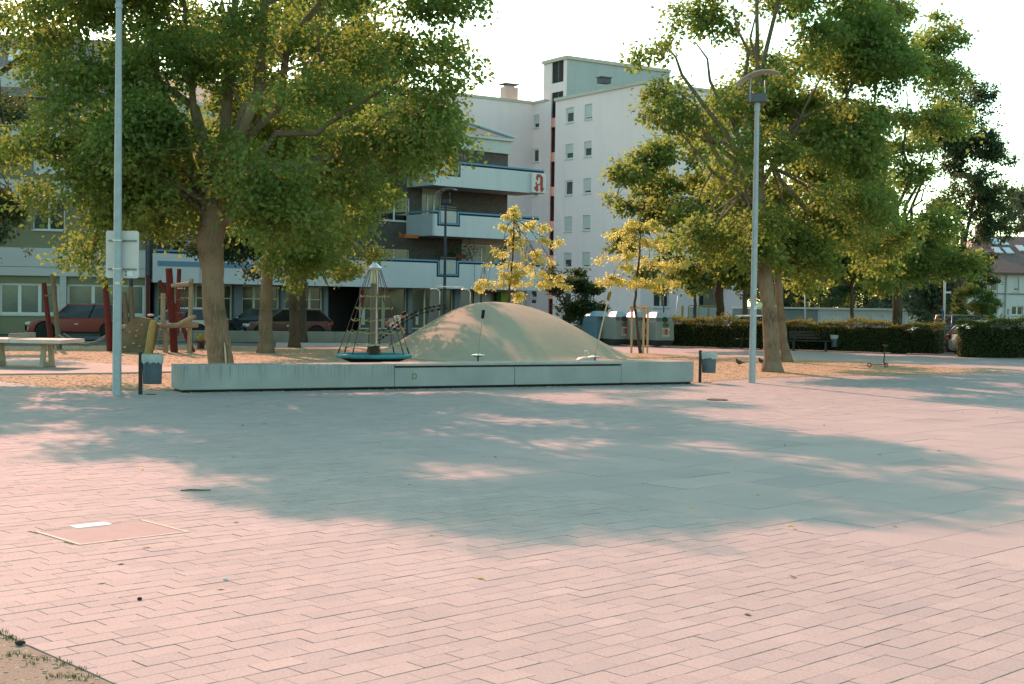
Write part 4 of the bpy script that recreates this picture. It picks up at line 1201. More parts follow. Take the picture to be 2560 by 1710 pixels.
# ---- robinia climbing frames
RED = M('red_stain', (.13, .016, .014), .75, .25, 4, col2=(.17, .028, .022), stretch=(6, 6, .8))
PALEW = M('pale_timber', (.30, .235, .155), .85, .2, 4, col2=(.38, .30, .21), stretch=(6, 6, .8))
GREYW = M('grey_timber', (.15, .125, .085), .85, .25, 4, col2=(.22, .18, .12), stretch=(6, 6, .8))
YELW = M('yellow_timber', (.36, .25, .09), .85, .2, 4, col2=(.42, .31, .13), stretch=(6, 6, .8))
def post(name, parent, o0, p, q, r0, r1, mat, n=9):
    rr = random.Random(int(p.x * 100 + q.z * 77))
    pts = [p.lerp(q, f) + Vector((rr.gauss(0, .012), rr.gauss(0, .012), 0)) * (1 if 0 < f < 1 else 0) - o0 for f in (0, .3, .6, 1)]
    return MB().tube(pts, [r0, r0 * .97, (r0 + r1) / 2, r1], n).build(name, mat, parent, auto=50)
YP = 47.4
o0 = atx(440, YP)
cf = empty('robinia_climber', o0, 0, 'climbing frame of red and pale posts with ropes left of the thick trunk', 'climbing frame')
def up(pxb, yb, pxt, yt, Y, dY=0.0):
    a = at(pxb, yb, Y)
    if a.z < .25: a = Vector((a.x, a.y, -.1))
    return a, at(pxt, yt, Y + dY)
for (pxb, yb, pxt, yt, r, m, Y) in ((414, 886, 408, 733, .085, PALEW, YP), (436, 884, 422, 671, .12, RED, YP + .3), (441, 840, 448, 672, .075, RED, YP + 1.6), (473, 884, 478, 697, .075, PALEW, YP - .1),
                                    (456, 800, 398, 702, .07, RED, YP + .9), (485, 878, 452, 805, .08, RED, YP + 1.0)):
    a, b_ = up(pxb, yb, pxt, yt, Y)
    post('post', cf, o0, a, b_, r * 1.12, r, m)
post('crossbar', cf, o0, at(430, 714, YP), at(474, 710, YP - .3), .075, .085, PALEW)
post('beam', cf, o0, at(296, 818, YP + .3), at(493, 812, YP - .5), .085, .10, PALEW)
post('forked_branch', cf, o0, at(438, 815, YP - .45), at(488, 791, YP - .8), .085, .07, PALEW)
for i, px in enumerate((445, 450, 455, 461)):
    MB().tube([at(px, 717, YP - .1) - o0, at(px, 790, YP - .1) - o0, at(px - 1, 848, YP - .1) - o0], .011, 5).build('hanging_rope', RB, cf)
    MB().ball(at(px, 721, YP - .1) - o0, .03, 6).build('rope_knot', M('knot_white', (.6, .55, .5), .7, .1, 9), cf)
for y in (749, 782): MB().tube([at(442, y, YP - .1) - o0, at(463, y, YP - .1) - o0], .013, 5).build('cross_rope', M('rope_pink', (.32, .13, .11), .9, .2, 30), cf)
for k in range(7):
    MB().tube([at(400 - k * 1, 830 + k * 7, YP + 2.4) - o0, at(414, 826 + k * 8, YP + 2.4) - o0], .012, 5).build('net_rope', ROPE, cf)
# ---- climbing boulder slab
YR = 46.8
ob = atx(345, YR)
bd = empty('climbing_boulder', ob, 0, 'leaning brown climbing slab with hand holds beside the red post', 'climbing slab')
prof = [(300, 884), (300, 842), (330, 800), (352, 792), (376, 796), (388, 812), (386, 840), (372, 884)]
pr = [at(x, y, YR) - ob for x, y in prof]
m = MB(); n = len(pr)
m.add([(p.x, -.12 - .10 * p.z, max(-.05, p.z)) for p in pr] + [(p.x * .96 + .08, .28 - .05 * p.z, max(-.05, p.z * .98)) for p in pr],
      [tuple(range(n)), tuple(reversed(range(n, 2 * n)))] + [(i, n + i, n + (i + 1) % n, (i + 1) % n) for i in range(n)])
bo = m.build('slab', M('slab_brown', (.17, .135, .085), .9, .2, 2.5, bump=.9, bscale=25, fine=.15), bd)
for x, y in ((348, 826), (330, 830), (353, 865), (316, 868), (360, 812), (345, 840), (372, 850), (338, 858)):
    p = at(x, y, YR) - ob; MB().ball((p.x, -.16 - .1 * p.z, p.z), .05, 6, (1.2, .7, .8)).build('hand_hold', M('hold_%d' % (x % 3), ((.42, .22, .14), (.5, .40, .28), (.30, .27, .2))[x % 3], .7, .1, 9), bd, smooth=True)
post('edge_log', bd, ob, Vector((at(368, 884, YR - .3).x, YR - .3, -.1)), at(384, 800, YR - .3), .13, .12, YELW)
for pxb, pxt, yt in ((322, 310, 731), (334, 326, 716)):
    a, b_ = up(pxb, 880, pxt, yt, YR + 1.4); post('post', bd, ob, a, b_, .10, .085, GREYW)
MB().ball(at(377, 788, YR) - ob, .09, 7, (1.4, 1, .5)).build('cap_stone', M('cap_pale', (.5, .45, .38), .8, .1, 9), bd, smooth=True)
# ---- rope bridge between leaning posts
YB = 48.6
ob2 = atx(200, YB)
rb = empty('rope_bridge', ob2, 0, 'sagging rope bridge between leaning red and grey posts', 'rope bridge')
for (pxb, pxt, yt, r, m_, Y) in ((129, 110, 707, .085, RED, YB + .3), (149, 131, 686, .085, GREYW, YB), (276, 262, 699, .10, RED, YB - .8)):
    a, b_ = up(pxb, 876, pxt, yt, Y); post('post', rb, ob2, a, b_, r * 1.15, r, m_)
pts = [at(x, y, YB - .3) - ob2 for x, y in ((146, 836), (165, 848), (190, 857), (215, 859), (240, 853), (264, 838))]
MB().tube(pts, .022, 6).build('edge_rope', M('rope_pale', (.36, .33, .28), .9, .1, 30), rb, smooth=True)
m = MB()
for i in range(len(pts) - 1):
    for k in range(5):
        p = pts[i].lerp(pts[i + 1], k / 5); m.tube([p, p + Vector((.03, .0, -.09))], .010, 4); m.tube([p + Vector((.0, 0, -.09)), p + Vector((.05, .5, -.07))], .012, 4)
tag(m.build('mesh_net', M('rope_pale2', (.22, .20, .17), .9, .1, 30), rb), kind='stuff')
pts2 = [p + Vector((0, .55, .03)) for p in pts]
MB().tube(pts2, .02, 6).build('edge_rope', MATS['rope_pale'], rb, smooth=True)
MB().tube([at(113, 740, YB) - ob2, at(135, 735, YB) - ob2], .035, 6).build('rail', GREYW, rb)
# ---- spring rider
ysr = 51
osr = atx(502, ysr)
sr = empty('spring_rider', osr, 0, 'small yellow spring rider with round ears behind the red frame', 'spring rider')
pts = []
for i in range(60):
    a = i / 59 * 5 * 2 * math.pi; pts.append((.13 * math.cos(a), .13 * math.sin(a), .01 + .24 * i / 59))
MB().tube(pts, .018, 6).build('spring', M('spring_red', (.12, .02, .018), .5, .1, 9), sr, smooth=True)
MB().ball((0, 0, .42), .16, 10, (1, .8, 1)).build('body', M('toy_yellow', (.34, .23, .05), .5, .1, 6), sr, smooth=True)
for s in (-1, 1):
    MB().ball((s * .15, 0, .55), .055, 8).build('ear', MATS['toy_yellow'], sr, smooth=True)
    MB().tube([(0, -.02, .30), (s * .24, -.02, .29)], .016, 6).build('foot_rest', ROPE, sr)

# ---- back wall of the play area
bwA, bwB = G(390, 853), G(1010, 858)
bw = empty('back_wall', bwA, math.atan2((bwB - bwA).y, (bwB - bwA).x), 'low concrete wall along the street behind the left trees', 'wall')
Lb = (bwB - bwA).length; segs_ = 7
for i in range(segs_):
    MB().cbox(((i + .5) * Lb / segs_, .18, .24), (Lb / segs_ - .012, .36, .48), .01).build('wall_block', M('back_wall_concrete', (.25, .255, .225), .9, .1, 2, bump=.2), bw)

# ---- benches
BEN = M('bench_wood', (.045, .04, .034), .7, .2, 5)
def bench(label, a, b_, back):
    d = (b_ - a); L = d.length
    t = empty('bench', a, math.atan2(d.y, d.x), label, 'bench', 'benches by the hedge')
    seatm = BEN if back else M('bench_pale', (.33, .27, .2), .7, .1, 5)
    for k in range(3): MB().cbox((L / 2, .08 + k * .14, .44), (L, .12, .04), .006).build('seat_slat', seatm, t)
    if back:
        for k in range(3): MB().cbox((L / 2, .47 + k * .025, .56 + k * .12), (L, .035, .10), .006).build('back_slat', BEN, t)
    for x in (.25, L - .25):
        MB().cbox((x, .22, .21), (.08, .36, .42), .01).build('leg', M('bench_leg', (.05, .05, .048), .8, .1, 5), t)
        if back: MB().tube([(x, .44, .0), (x, .44, .42), (x, .56, .88)], .025, 6).build('back_support', MATS['bench_leg'], t)
    return t
yb_ = 58.3
bench('pale topped backless bench at the hedge left of the leaning maple', atx(1838, 60.4), atx(1915, 60.0), False)
bench('dark slatted bench with backrest at the hedge right of the leaning maple', atx(1968, 58.6), atx(2078, 58.0), True)

# ---- scooter
psc = G(2196, 919)
sc = empty('kick_scooter', psc, R(195), 'small kick scooter standing alone on the wood chips', 'scooter')
TY = M('tyre_black', (.02, .02, .02), .8, .2, 9)
rotx = Matrix.Rotation(math.pi / 2, 3, 'X')
for x in (-.27, .32):
    MB().torus((0, 0, 0), .06, .02, 20, 6).build('wheel', M('scooter_wheel', (.22, .05, .04), .5, .1, 9), sc).matrix_local = Matrix.Translation((x, 0, .08)) @ Matrix.Rotation(math.pi / 2, 4, 'X')
MB().cbox((.05, 0, .10), (.46, .11, .025), .008).build('deck', M('scooter_deck', (.12, .12, .12), .5, .1, 9), sc)
MB().tube([(-.27, 0, .08), (-.19, 0, .16), (-.22, 0, .70)], .019, 8).build('stem', M('scooter_stem', (.02, .02, .022), .5, .1, 9), sc, smooth=True)
MB().tube([(-.22, -.16, .71), (-.22, .16, .71)], .017, 8).build('handlebar', M('scooter_red', (.16, .05, .03), .6, .1, 9), sc)

# ---- pigeons
def pigeon(label, px, py, rz, col):
    p = G(px, py)
    t = empty('pigeon', p, rz, label, 'pigeon', 'pigeons on the wood chips')
    m = MB()
    m.ball((0, 0, .13), .07, 10, (1.55, .85, .9), Matrix.Rotation(-.25, 3, 'Y'))
    m.ball((.075, 0, .165), .045, 8, (1, .85, 1.2)); m.ball((.095, 0, .215), .030, 8); m.ball((.085, 0, .19), .034, 8, (1, .9, 1.3))
    m.hexa([Vector(q) for q in ((-.21, -.03, .10), (-.06, -.045, .10), (-.06, .045, .10), (-.21, .03, .10), (-.21, -.03, .115), (-.06, -.045, .15), (-.06, .045, .15), (-.21, .03, .115))])
    m.tube([(.12, 0, .213), (.15, 0, .207)], [.009, .003], 6)
    remeshed(m, 'body', M('pigeon_%s' % label[:5].strip(), col, .8, .3, 14), .009, t, it=3)
    for s in (-1, 1): MB().tube([(.0, s * .03, .10), (.01, s * .03, .0), (.04, s * .03, .004)], .006, 5).build('leg', M('pigeon_leg', (.3, .12, .1), .7, .1, 9), t)
pigeon('grey pigeon on the chips left of the right lamp post', 1848, 916, R(200), (.06, .06, .065))
pigeon('dark pigeon beside the foot of the leaning maple trunk', 1905, 913, R(160), (.04, .042, .05))

# ---- bending person behind the carousel
def person():
    Yp = 52.0
    p = atx(980, Yp)
    t = empty('person', p, R(0), 'person in white shirt with pink bag bending over beside the carousel', 'person')
    SK = M('skin', (.42, .26, .19), .6, .05, 6)
    m = MB()
    hip = Vector((-.06, 0, .88)); ch = Vector((.20, 0, 1.22)); nk = Vector((.31, 0, 1.30)); hd = Vector((.42, 0, 1.36))
    for s in (-1, 1):
        m.tube([hip + Vector((0, s * .09, 0)), Vector((.02, s * .10, .47)), Vector((-.08, s * .10, .07))], [.085, .062, .042], 10)
        m.tube([Vector((-.10, s * .10, .05)), Vector((.10, s * .11, .03))], [.045, .035], 8)
        m.tube([ch + Vector((.02, s * .18, .02)), Vector((.27, s * .22, .96)), Vector((.42, s * .16, .76))], [.048, .038, .028], 10)
        h0 = Vector((.42, s * .16, .76)); m.ball(h0 + Vector((.03, 0, -.03)), .042, 8, (1, .5, 1.2))
        for k in range(4): m.tube([h0 + Vector((.04, s * (-.02 + k * .014), -.05)), h0 + Vector((.065, s * (-.02 + k * .014), -.09)), h0 + Vector((.07, s * (-.02 + k * .014), -.13 + .012 * abs(k - 1.5)))], [.010, .0095, .008], 6)
        m.tube([h0 + Vector((.02, -s * .02, -.03)), h0 + Vector((.06, -s * .045, -.06)), h0 + Vector((.075, -s * .045, -.085))], [.012, .010, .008], 6)
    m.tube([hip, hip.lerp(ch, .5), ch, nk], [.13, .125, .15, .07], 12)
    m.tube([nk, hd], [.055, .055], 10)
    m.ball(hd + Vector((.06, 0, .0)), .105, 12, (1.1, .82, 1.05), Matrix.Rotation(.9, 3, 'Y'))
    m.ball(hd + Vector((.155, 0, -.03)), .02, 6); 
    for s in (-1, 1): m.ball(hd + Vector((.05, s * .085, -.0)), .024, 6, (1, .5, 1.2))
    remeshed(m, 'body', SK, .014, t, it=2)
    sh = MB(); sh.tube([hip + Vector((-.01, 0, .0)), hip.lerp(ch, .5), ch, nk - Vector((.03, 0, .0))], [.15, .145, .168, .09], 14)
    for s in (-1, 1): sh.tube([ch + Vector((.0, s * .14, .02)), Vector((.24, s * .215, 1.06))], [.075, .06], 10)
    remeshed(sh, 'shirt', M('white_cotton', (.62, .60, .58), .9, .05, 8), .016, t, it=2)
    tr = MB(); tr.tube([hip + Vector((.03, 0, .05)), hip - Vector((0, 0, .08))], [.145, .15], 12)
    for s in (-1, 1): tr.tube([hip + Vector((0, s * .09, 0)), Vector((.02, s * .10, .47)), Vector((-.07, s * .10, .12))], [.10, .078, .06], 10)
    remeshed(tr, 'trousers', M('jeans', (.16, .19, .24), .9, .1, 8), .016, t, it=2)
    hr = MB(); hr.ball(hd + Vector((.045, 0, .035)), .112, 10, (1.05, .9, .9), Matrix.Rotation(.9, 3, 'Y')); hr.ball(hd + Vector((-.04, 0, .03)), .06, 8)
    remeshed(hr, 'hair', M('dark_hair', (.015, .011, .009), .7, .2, 20), .014, t, it=2)
    for s in (-1, 1):
        MB().ball(hd + Vector((.135, s * .038, -.012)), .011, 6).build('eye', M('eye_dark', (.01, .01, .01), .3, 0, 9), t)
    MB().tube([hd + Vector((.13, -.025, -.07)), hd + Vector((.135, .025, -.07))], .006, 5).build('mouth', M('lip', (.35, .12, .1), .6, 0, 9), t)
    bag = MB(); bag.cbox((-.13, 0, 1.10), (.16, .26, .36), .05, rot=Matrix.Rotation(.75, 3, 'Y'))
    o = remeshed(bag, 'bag', M('pink_cloth', (.52, .17, .24), .85, .1, 8), .016, None, it=3)
    o.location = p; tag(o, 'pink bag carried on the back of the bending person', 'bag')
    return t
person()
# ================================================================ BUILDINGS
class Fac:
    def __init__(self, O, ang, flip=False):
        """O: world point at u=0; ang: facade direction measured from the view axis towards the right (degrees)"""
        self.O = Vector((O.x, O.y, 0)); a = R(ang)
        self.d = Vector((math.sin(a), math.cos(a), 0))
        self.n = Vector((self.d.y, -self.d.x, 0))
        if flip: self.n = -self.n
    def p(self, u, z, w=0.0): return self.O + self.d * u + self.n * w + Vector((0, 0, z))
    def uv(self, px, py, w=0.0):
        d = ray(px, py); E0 = Vector((0, 0, EYE)); q = self.O + self.n * w
        t = (q - E0).dot(self.n) / d.dot(self.n); h = E0 + d * t
        return (h - self.O).dot(self.d), h.z
    def box(self, mb, u0, u1, z0, z1, w0, w1):
        if u0 > u1: u0, u1 = u1, u0
        q = [self.p(u0, z0, w0), self.p(u1, z0, w0), self.p(u1, z0, w1), self.p(u0, z0, w1)]
        mb.hexa(q + [x + Vector((0, 0, z1 - z0)) for x in q]); return mb
def fbox(f, name, mat, parent, u0, u1, z0, z1, w0, w1):
    mb = MB(); f.box(mb, u0, u1, z0, z1, w0, w1)
    mb.v = [tuple(Vector(v) - parent.location) for v in mb.v]
    bm = None
    return mb.build(name, mat, parent)
def fwall(f, name, mat, parent, u0, u1, z0, z1, w, holes, depth=.22):
    """front sheet with openings and reveals"""
    us = sorted({u0, u1} | {h[i] for h in holes for i in (0, 1)}); zs = sorted({z0, z1} | {h[i] for h in holes for i in (2, 3)})
    us = [u for u in us if u0 - 1e-6 <= u <= u1 + 1e-6]; zs = [z for z in zs if z0 - 1e-6 <= z <= z1 + 1e-6]
    mb = MB(); o = parent.location
    for i in range(len(us) - 1):
        for j in range(len(zs) - 1):
            cu, cz = (us[i] + us[i + 1]) / 2, (zs[j] + zs[j + 1]) / 2
            if any(h[0] < cu < h[1] and h[2] < cz < h[3] for h in holes): continue
            mb.quad(*[f.p(a, b, w) - o for a, b in ((us[i], zs[j]), (us[i + 1], zs[j]), (us[i + 1], zs[j + 1]), (us[i], zs[j + 1]))])
    for h in holes:
        c = [(h[0], h[2]), (h[1], h[2]), (h[1], h[3]), (h[0], h[3])]
        for k in range(4):
            a, b = c[k], c[(k + 1) % 4]
            mb.quad(f.p(a[0], a[1], w) - o, f.p(b[0], b[1], w) - o, f.p(b[0], b[1], w - depth) - o, f.p(a[0], a[1], w - depth) - o)
    return mb.build(name, mat, parent)
def glass_mat(name, col, rough=.08):
    m, nt, b = new_mat(name)
    c = mixc(nt, ramp(nt, noise(nt, .8, 3), .35, .65), tuple(x * .6 for x in col), col)
    nt.links.new(c, b.inputs['Base Color']); b.inputs['Roughness'].default_value = rough; b.inputs['Specular IOR Level'].default_value = .6
    return m
GLASS = glass_mat('window_glass', (.05, .065, .06))
GLASS_D = glass_mat('dark_glass', (.02, .022, .02))
GLASS_G = glass_mat('green_glass', (.05, .10, .085), .2)
FRAME = M('window_frame', (.62, .61, .58), .5, .04, 5)
CREAM = M('cream_frame', (.50, .47, .36), .6, .05, 5)
SHUT = M('roller_shutter', (.50, .50, .48), .7, .06, 3)
SILLM = M('sill', (.55, .54, .51), .7, .05, 5)
CURT = M('curtain', (.40, .40, .37), .9, .25, 3, stretch=(9, 9, .3))
def window(f, parent, u0, u1, z0, z1, w, cols=1, shut=0.0, sill=True, fm=None, gl=None, fw=.06, transom=None, curtain=False):
    fm = fm or FRAME; gl = gl or GLASS
    mb = MB()
    f.box(mb, u0, u1, z0, z0 + fw, w - .17, w - .10); f.box(mb, u0, u1, z1 - fw, z1, w - .17, w - .10)
    for k in range(cols + 1):
        c = u0 + (u1 - u0) * k / cols
        a = c if k == 0 else (c - fw if k == cols else c - fw / 2 - .02); b = a + fw + (.04 if 0 < k < cols else 0)
        f.box(mb, a, b, z0 + fw, z1 - fw, w - .17, w - .10)
    if transom: f.box(mb, u0 + fw, u1 - fw, transom - .03, transom + .03, w - .172, w - .098)
    mb.v = [tuple(Vector(v) - parent.location) for v in mb.v]
    o = mb.build('window', fm, parent)
    for k in range(cols):
        a, b = u0 + (u1 - u0) * k / cols + .01, u0 + (u1 - u0) * (k + 1) / cols - .01
        pb = MB(); f.box(pb, a, b, z0 + .01, z1 - .01, w - .145, w - .135)
        pb.v = [tuple(Vector(v) - parent.location) for v in pb.v]; pb.build('pane', CURT if curtain and k % 2 == 0 else gl, o)
    if shut:
        pb = MB(); f.box(pb, u0 + .01, u1 - .01, z1 - (z1 - z0) * shut, z1 - .005, w - .095, w - .06)
        pb.v = [tuple(Vector(v) - parent.location) for v in pb.v]; pb.build('shutter', SHUT, o)
    if sill:
        pb = MB(); f.box(pb, u0 - .06, u1 + .06, z0 - .06, z0 - .005, w - .17, w + .07)
        pb.v = [tuple(Vector(v) - parent.location) for v in pb.v]; pb.build('sill', SILLM, o)
    return o
def render_mat(name, c1, c2, stain, st=(1.2, 1.2, .12), amt=.5):
    m, nt, b = new_mat(name)
    c = mixc(nt, ramp(nt, noise(nt, .25, 5), .3, .7), c1, c2)
    s = ramp(nt, noise(nt, 1.4, 5, st, rough=.65), .48, .75, 0, amt)
    c = mixc(nt, s, c, stain)
    nt.links.new(c, b.inputs['Base Color']); b.inputs['Roughness'].default_value = .95; b.inputs['Specular IOR Level'].default_value = .1
    return m
def brick_mat(name, c1, c2, mortar, scale):
    m, nt, b = new_mat(name)
    tc = N(nt, 'TexCoord'); mp_ = N(nt, 'Mapping'); nt.links.new(tc.outputs['Object'], mp_.inputs[0])
    mp_.inputs['Rotation'].default_value = (math.pi / 2, 0, R(40))
    br = N(nt, 'TexBrick'); br.inputs['Scale'].default_value = scale; br.inputs['Color1'].default_value = c1 + (1,); br.inputs['Color2'].default_value = c2 + (1,); br.inputs['Mortar'].default_value = mortar + (1,)
    br.inputs['Mortar Size'].default_value = .02; br.inputs['Brick Width'].default_value = .5; br.inputs['Row Height'].default_value = .16; br.inputs['Bias'].default_value = -.2
    nt.links.new(mp_.outputs[0], br.inputs[0])
    c = mixc(nt, ramp(nt, noise(nt, 1.1, 4), .4, .75, 0, .4), br.outputs[0], c2)
    nt.links.new(c, b.inputs['Base Color']); b.inputs['Roughness'].default_value = .9
    return m
PARA = render_mat('parapet_white', (.56, .55, .56), (.62, .605, .61), (.47, .47, .48))
BRICK = brick_mat('dark_brick', (.055, .045, .04), (.11, .085, .07), (.09, .08, .075), 2.2)
BLUE = M('blue_rail', (.12, .28, .42), .5, .08, 5)
DARKG = M('recess_dark', (.03, .03, .03), .9, .2, 5)
def tile_mat(name, c1, c2, sc=3.2):
    m, nt, b = new_mat(name)
    tc = N(nt, 'TexCoord'); mp_ = N(nt, 'Mapping'); nt.links.new(tc.outputs['UV'], mp_.inputs[0])
    br = N(nt, 'TexBrick'); br.inputs['Scale'].default_value = sc; br.inputs['Color1'].default_value = c1 + (1,); br.inputs['Color2'].default_value = c2 + (1,); br.inputs['Mortar'].default_value = tuple(x * .25 for x in c1) + (1,)
    br.inputs['Mortar Size'].default_value = .035; br.inputs['Brick Width'].default_value = .75; br.inputs['Row Height'].default_value = 1.0; br.offset = 0.0
    nt.links.new(mp_.outputs[0], br.inputs[0]); nt.links.new(br.outputs[0], b.inputs['Base Color']); b.inputs['Roughness'].default_value = .55
    bp = N(nt, 'Bump'); bp.inputs['Strength'].default_value = .8; bp.inputs['Distance'].default_value = .04
    nt.links.new(br.outputs['Fac'], bp.inputs['Height']); bp.invert = True; nt.links.new(bp.outputs[0], b.inputs['Normal'])
    return m
TILE_D = tile_mat('dark_tiles', (.085, .072, .07), (.11, .095, .09))
TILE_B = tile_mat('brown_tiles', (.115, .05, .04), (.155, .075, .058))
def uv_faces(o):
    """planar uv in metres on every face (u along the horizontal, v up the slope)"""
    me = o.data; uvl = me.uv_layers.new(name='uv')
    for p in me.polygons:
        n = p.normal; h = Vector((-n.y, n.x, 0)); h = h.normalized() if h.length > 1e-4 else Vector((1, 0, 0)); v = n.cross(h)
        for li in p.loop_indices:
            c = me.vertices[me.loops[li].vertex_index].co; uvl.data[li].uv = (c.dot(h), c.dot(v))
def sub(mb, parent): mb.v = [tuple(Vector(v) - parent.location) for v in mb.v]; return mb

# ---------------- pharmacy building with balconies (middle)
F1 = Fac(atx(1100, 80), 49.8)
uA, _ = F1.uv(384, 720); uR, _ = F1.uv(1350, 727)
hb = empty('balcony_building', F1.p(uA, 0), 0, 'flat fronted building with pale blue white balcony bands, blue rails and dark brick', 'building')
SB = -2.6
def lev(px, y): return F1.uv(px, y)[1]
zb0 = lev(1184, 723); zp0 = lev(1148, 660); zr0 = lev(1148, 654)
zb1 = lev(1175, 593.5); zp1 = lev(1148, 538); zr1 = lev(1148, 531.5)
zb2 = lev(1175, 470); zp2 = lev(1152, 413.6); zr2 = lev(1152, 407)
u1c = F1.uv(1086, 590)[0]; u2r = F1.uv(1360, 480)[0]; uwr = F1.uv(1270, 400, SB)[0]
# solid core so nothing shows through, set behind the facades
cb = MB(); F1.box(cb, uA + .2, uwr - .05, 0, lev(1127, 329), SB - 9, SB - .35); sub(cb, hb).build('core', DARKG, hb)
levels = ((zb0, zp0, zr0, uA, uR), (zb1, zp1, zr1, u1c, u2r - .35), (zb2, zp2, zr2, u1c, u2r))
un0, un1 = F1.uv(1092, 640)[0], F1.uv(1149, 640)[0]
for i, (zb, zp, zr_, ua, ub) in enumerate(levels):
    hn = zp - zb; zn = zb + hn * .46
    fbox(F1, 'parapet', PARA, hb, ua, un0, zb, zp, -.14, 0)
    fbox(F1, 'parapet', PARA, hb, un1, ub, zb, zp, -.14, 0)
    fbox(F1, 'parapet_notch', PARA, hb, un0 + .002, un1 - .002, zb, zn, -.14, -.003)
    fbox(F1, 'balcony_slab', M('slab_under', (.34, .33, .29), .9, .05, 3), hb, ua, ub, zb + .02, zb + .18, SB + .003, -.145)
    # trellis panel in the notch with its blue and dark surrounds
    tr = fbox(F1, 'trellis_panel', M('trellis', (.50, .47, .44), .7, .06, 3), hb, un0 + .26, un1 - .26, zn + .2, zr_ + .05, -.05, -.02)
    gm = MB()
    for k in range(9): F1.box(gm, un0 + .28 + k * (un1 - un0 - .58) / 8, un0 + .30 + k * (un1 - un0 - .58) / 8, zn + .22, zr_ + .04, -.02, -.005)
    for k in range(8): F1.box(gm, un0 + .27, un1 - .27, zn + .22 + k * .13, zn + .235 + k * .13, -.02, -.004)
    sub(gm, hb).build('trellis_bars', M('trellis_bar', (.60, .57, .53), .7, .04, 3), hb)
    for a, b, zz0, zz1, mt, w in ((un0 + .02, un0 + .10, zn + .06, zr_, DARKG, -.012), (un0 + .10, un0 + .19, zn + .10, zr_ + .01, BLUE, .01), (un1 - .10, un1 - .02, zn + .0, zr_, DARKG, -.012), (un1 - .19, un1 - .10, zn + .10, zr_ + .01, BLUE, .01),
                                  (un0 + .102, un1 - .102, zn + .10, zn + .185, BLUE, .012), (un0 + .02, un1 - .02, zn + .01, zn + .085, DARKG, -.010)):
        fbox(F1, 'rail_surround', mt, hb, a, b, zz0, zz1, w - .06, w)
    for a, b in ((ua, un0 + .10), (un1 - .10, ub)):
        fbox(F1, 'rail', BLUE, hb, a, b, zr_ - .04, zr_ + .05, -.10, -.01)
        fbox(F1, 'rail_gap', DARKG, hb, a, b, zp, zr_ - .04, -.13, -.04)
# joints in the lowest parapet
for px in (1186, 645, 500):
    uj = F1.uv(px, 690)[0]; fbox(F1, 'panel_joint', DARKG, hb, uj - .012, uj + .012, zb0 + .01, zp0 - .01, .001, .004)
# left return of the upper balconies, its side shade put into a darker colour
for (zb, zp, zr_) in ((zb1, zp1, zr1), (zb2, zp2, zr2)):
    fbox(F1, 'parapet_return', M('parapet_return_shaded', (.40, .43, .45), .9, .05, 2), hb, u1c - .14, u1c - .003, zb, zp, SB, -.003)
    fbox(F1, 'return_rail', BLUE, hb, u1c - .11, u1c - .02, zr_ - .04, zr_ + .05, SB, -.11)
# brick walls behind the balconies, with openings
zt = lev(1127, 329)
wz0 = zp0 - .6
h_door = (F1.uv(1055, 500, SB)[0], F1.uv(1104, 500, SB)[0], zb1 + .2, F1.uv(1080, 486, SB)[1])
h_win = (F1.uv(1154, 630, SB)[0], F1.uv(1258, 630, SB)[0], zb0 + .9, F1.uv(1200, 612, SB)[1])
holes = [h_door, h_win]
for k in range(4):
    for zb in (zb0, zb1, zb2):
        a = uA + 2.2 + k * 4.4
        if a + 2.2 < h_door[0] - .5: holes.append((a, a + 2.2, zb + .9, zb + 2.3))
fwall(F1, 'brick_wall', BRICK, hb, uA, uwr, zb0, zt, SB, holes)
for h in holes:
    if h is h_door: window(F1, hb, *h[:4], SB, 3, 0, False, gl=GLASS_D, transom=(h[2] + h[3]) / 2)
    elif h is h_win: window(F1, hb, *h[:4], SB, 2, 0, False, gl=GLASS, curtain=True)
    else: window(F1, hb, *h[:4], SB, 2, 0, True, gl=GLASS_D)
fbox(F1, 'shutter_box', M('cream_band', (.36, .33, .24), .8, .05, 3), hb, h_door[0], h_door[1], h_door[3] + .004, h_door[3] + .42, SB, SB + .05)
fbox(F1, 'shutter_box', MATS['cream_band'], hb, h_win[0], uwr, h_win[3] + .004, h_win[3] + .36, SB, SB + .05)
# end wall on the right side
ew = MB(); F1.box(ew, uwr - .2, uwr, 0, zt, SB - 9, SB - .003); sub(ew, hb).build('end_wall', render_mat('end_render', (.34, .33, .31), (.40, .385, .36), (.28, .27, .25)), hb)
# white eaves band and tiled hip roof
fbox(F1, 'eaves_band', M('eaves_white', (.48, .49, .48), .8, .05, 3), hb, uA, uwr + .05, lev(1150, 358) , zt + .15, SB + .004, SB + .25)
fbox(F1, 'gutter', M('gutter_pale', (.50, .50, .46), .6, .05, 3), hb, uA, uwr + .2, zt + .16, zt + .34, SB + .1, SB + .45)
rm = MB(); q = [F1.p(uA - .3, zt + .36, SB + .4), F1.p(uwr + .25, zt + .36, SB + .4), F1.p(uwr + .25, zt + .36, SB - 9.4), F1.p(uA - .3, zt + .36, SB - 9.4), F1.p(uA + 3, zt + 2.5, SB - 4.5), F1.p(uwr - 4.0, zt + 2.5, SB - 4.5)]
rm.add(q, [(0, 1, 5, 4), (1, 2, 5), (2, 3, 4, 5), (3, 0, 4), (3, 2, 1, 0)])
ro = sub(rm, hb).build('roof', TILE_D, hb); uv_faces(ro)
hp = MB().tube([F1.p(uwr + .25, zt + .40, SB + .4) - hb.location, F1.p(uwr - 4.0, zt + 2.54, SB - 4.5) - hb.location], .09, 8); hp.build('hip_flashing', M('flashing', (.42, .45, .47), .5, .05, 5), ro)
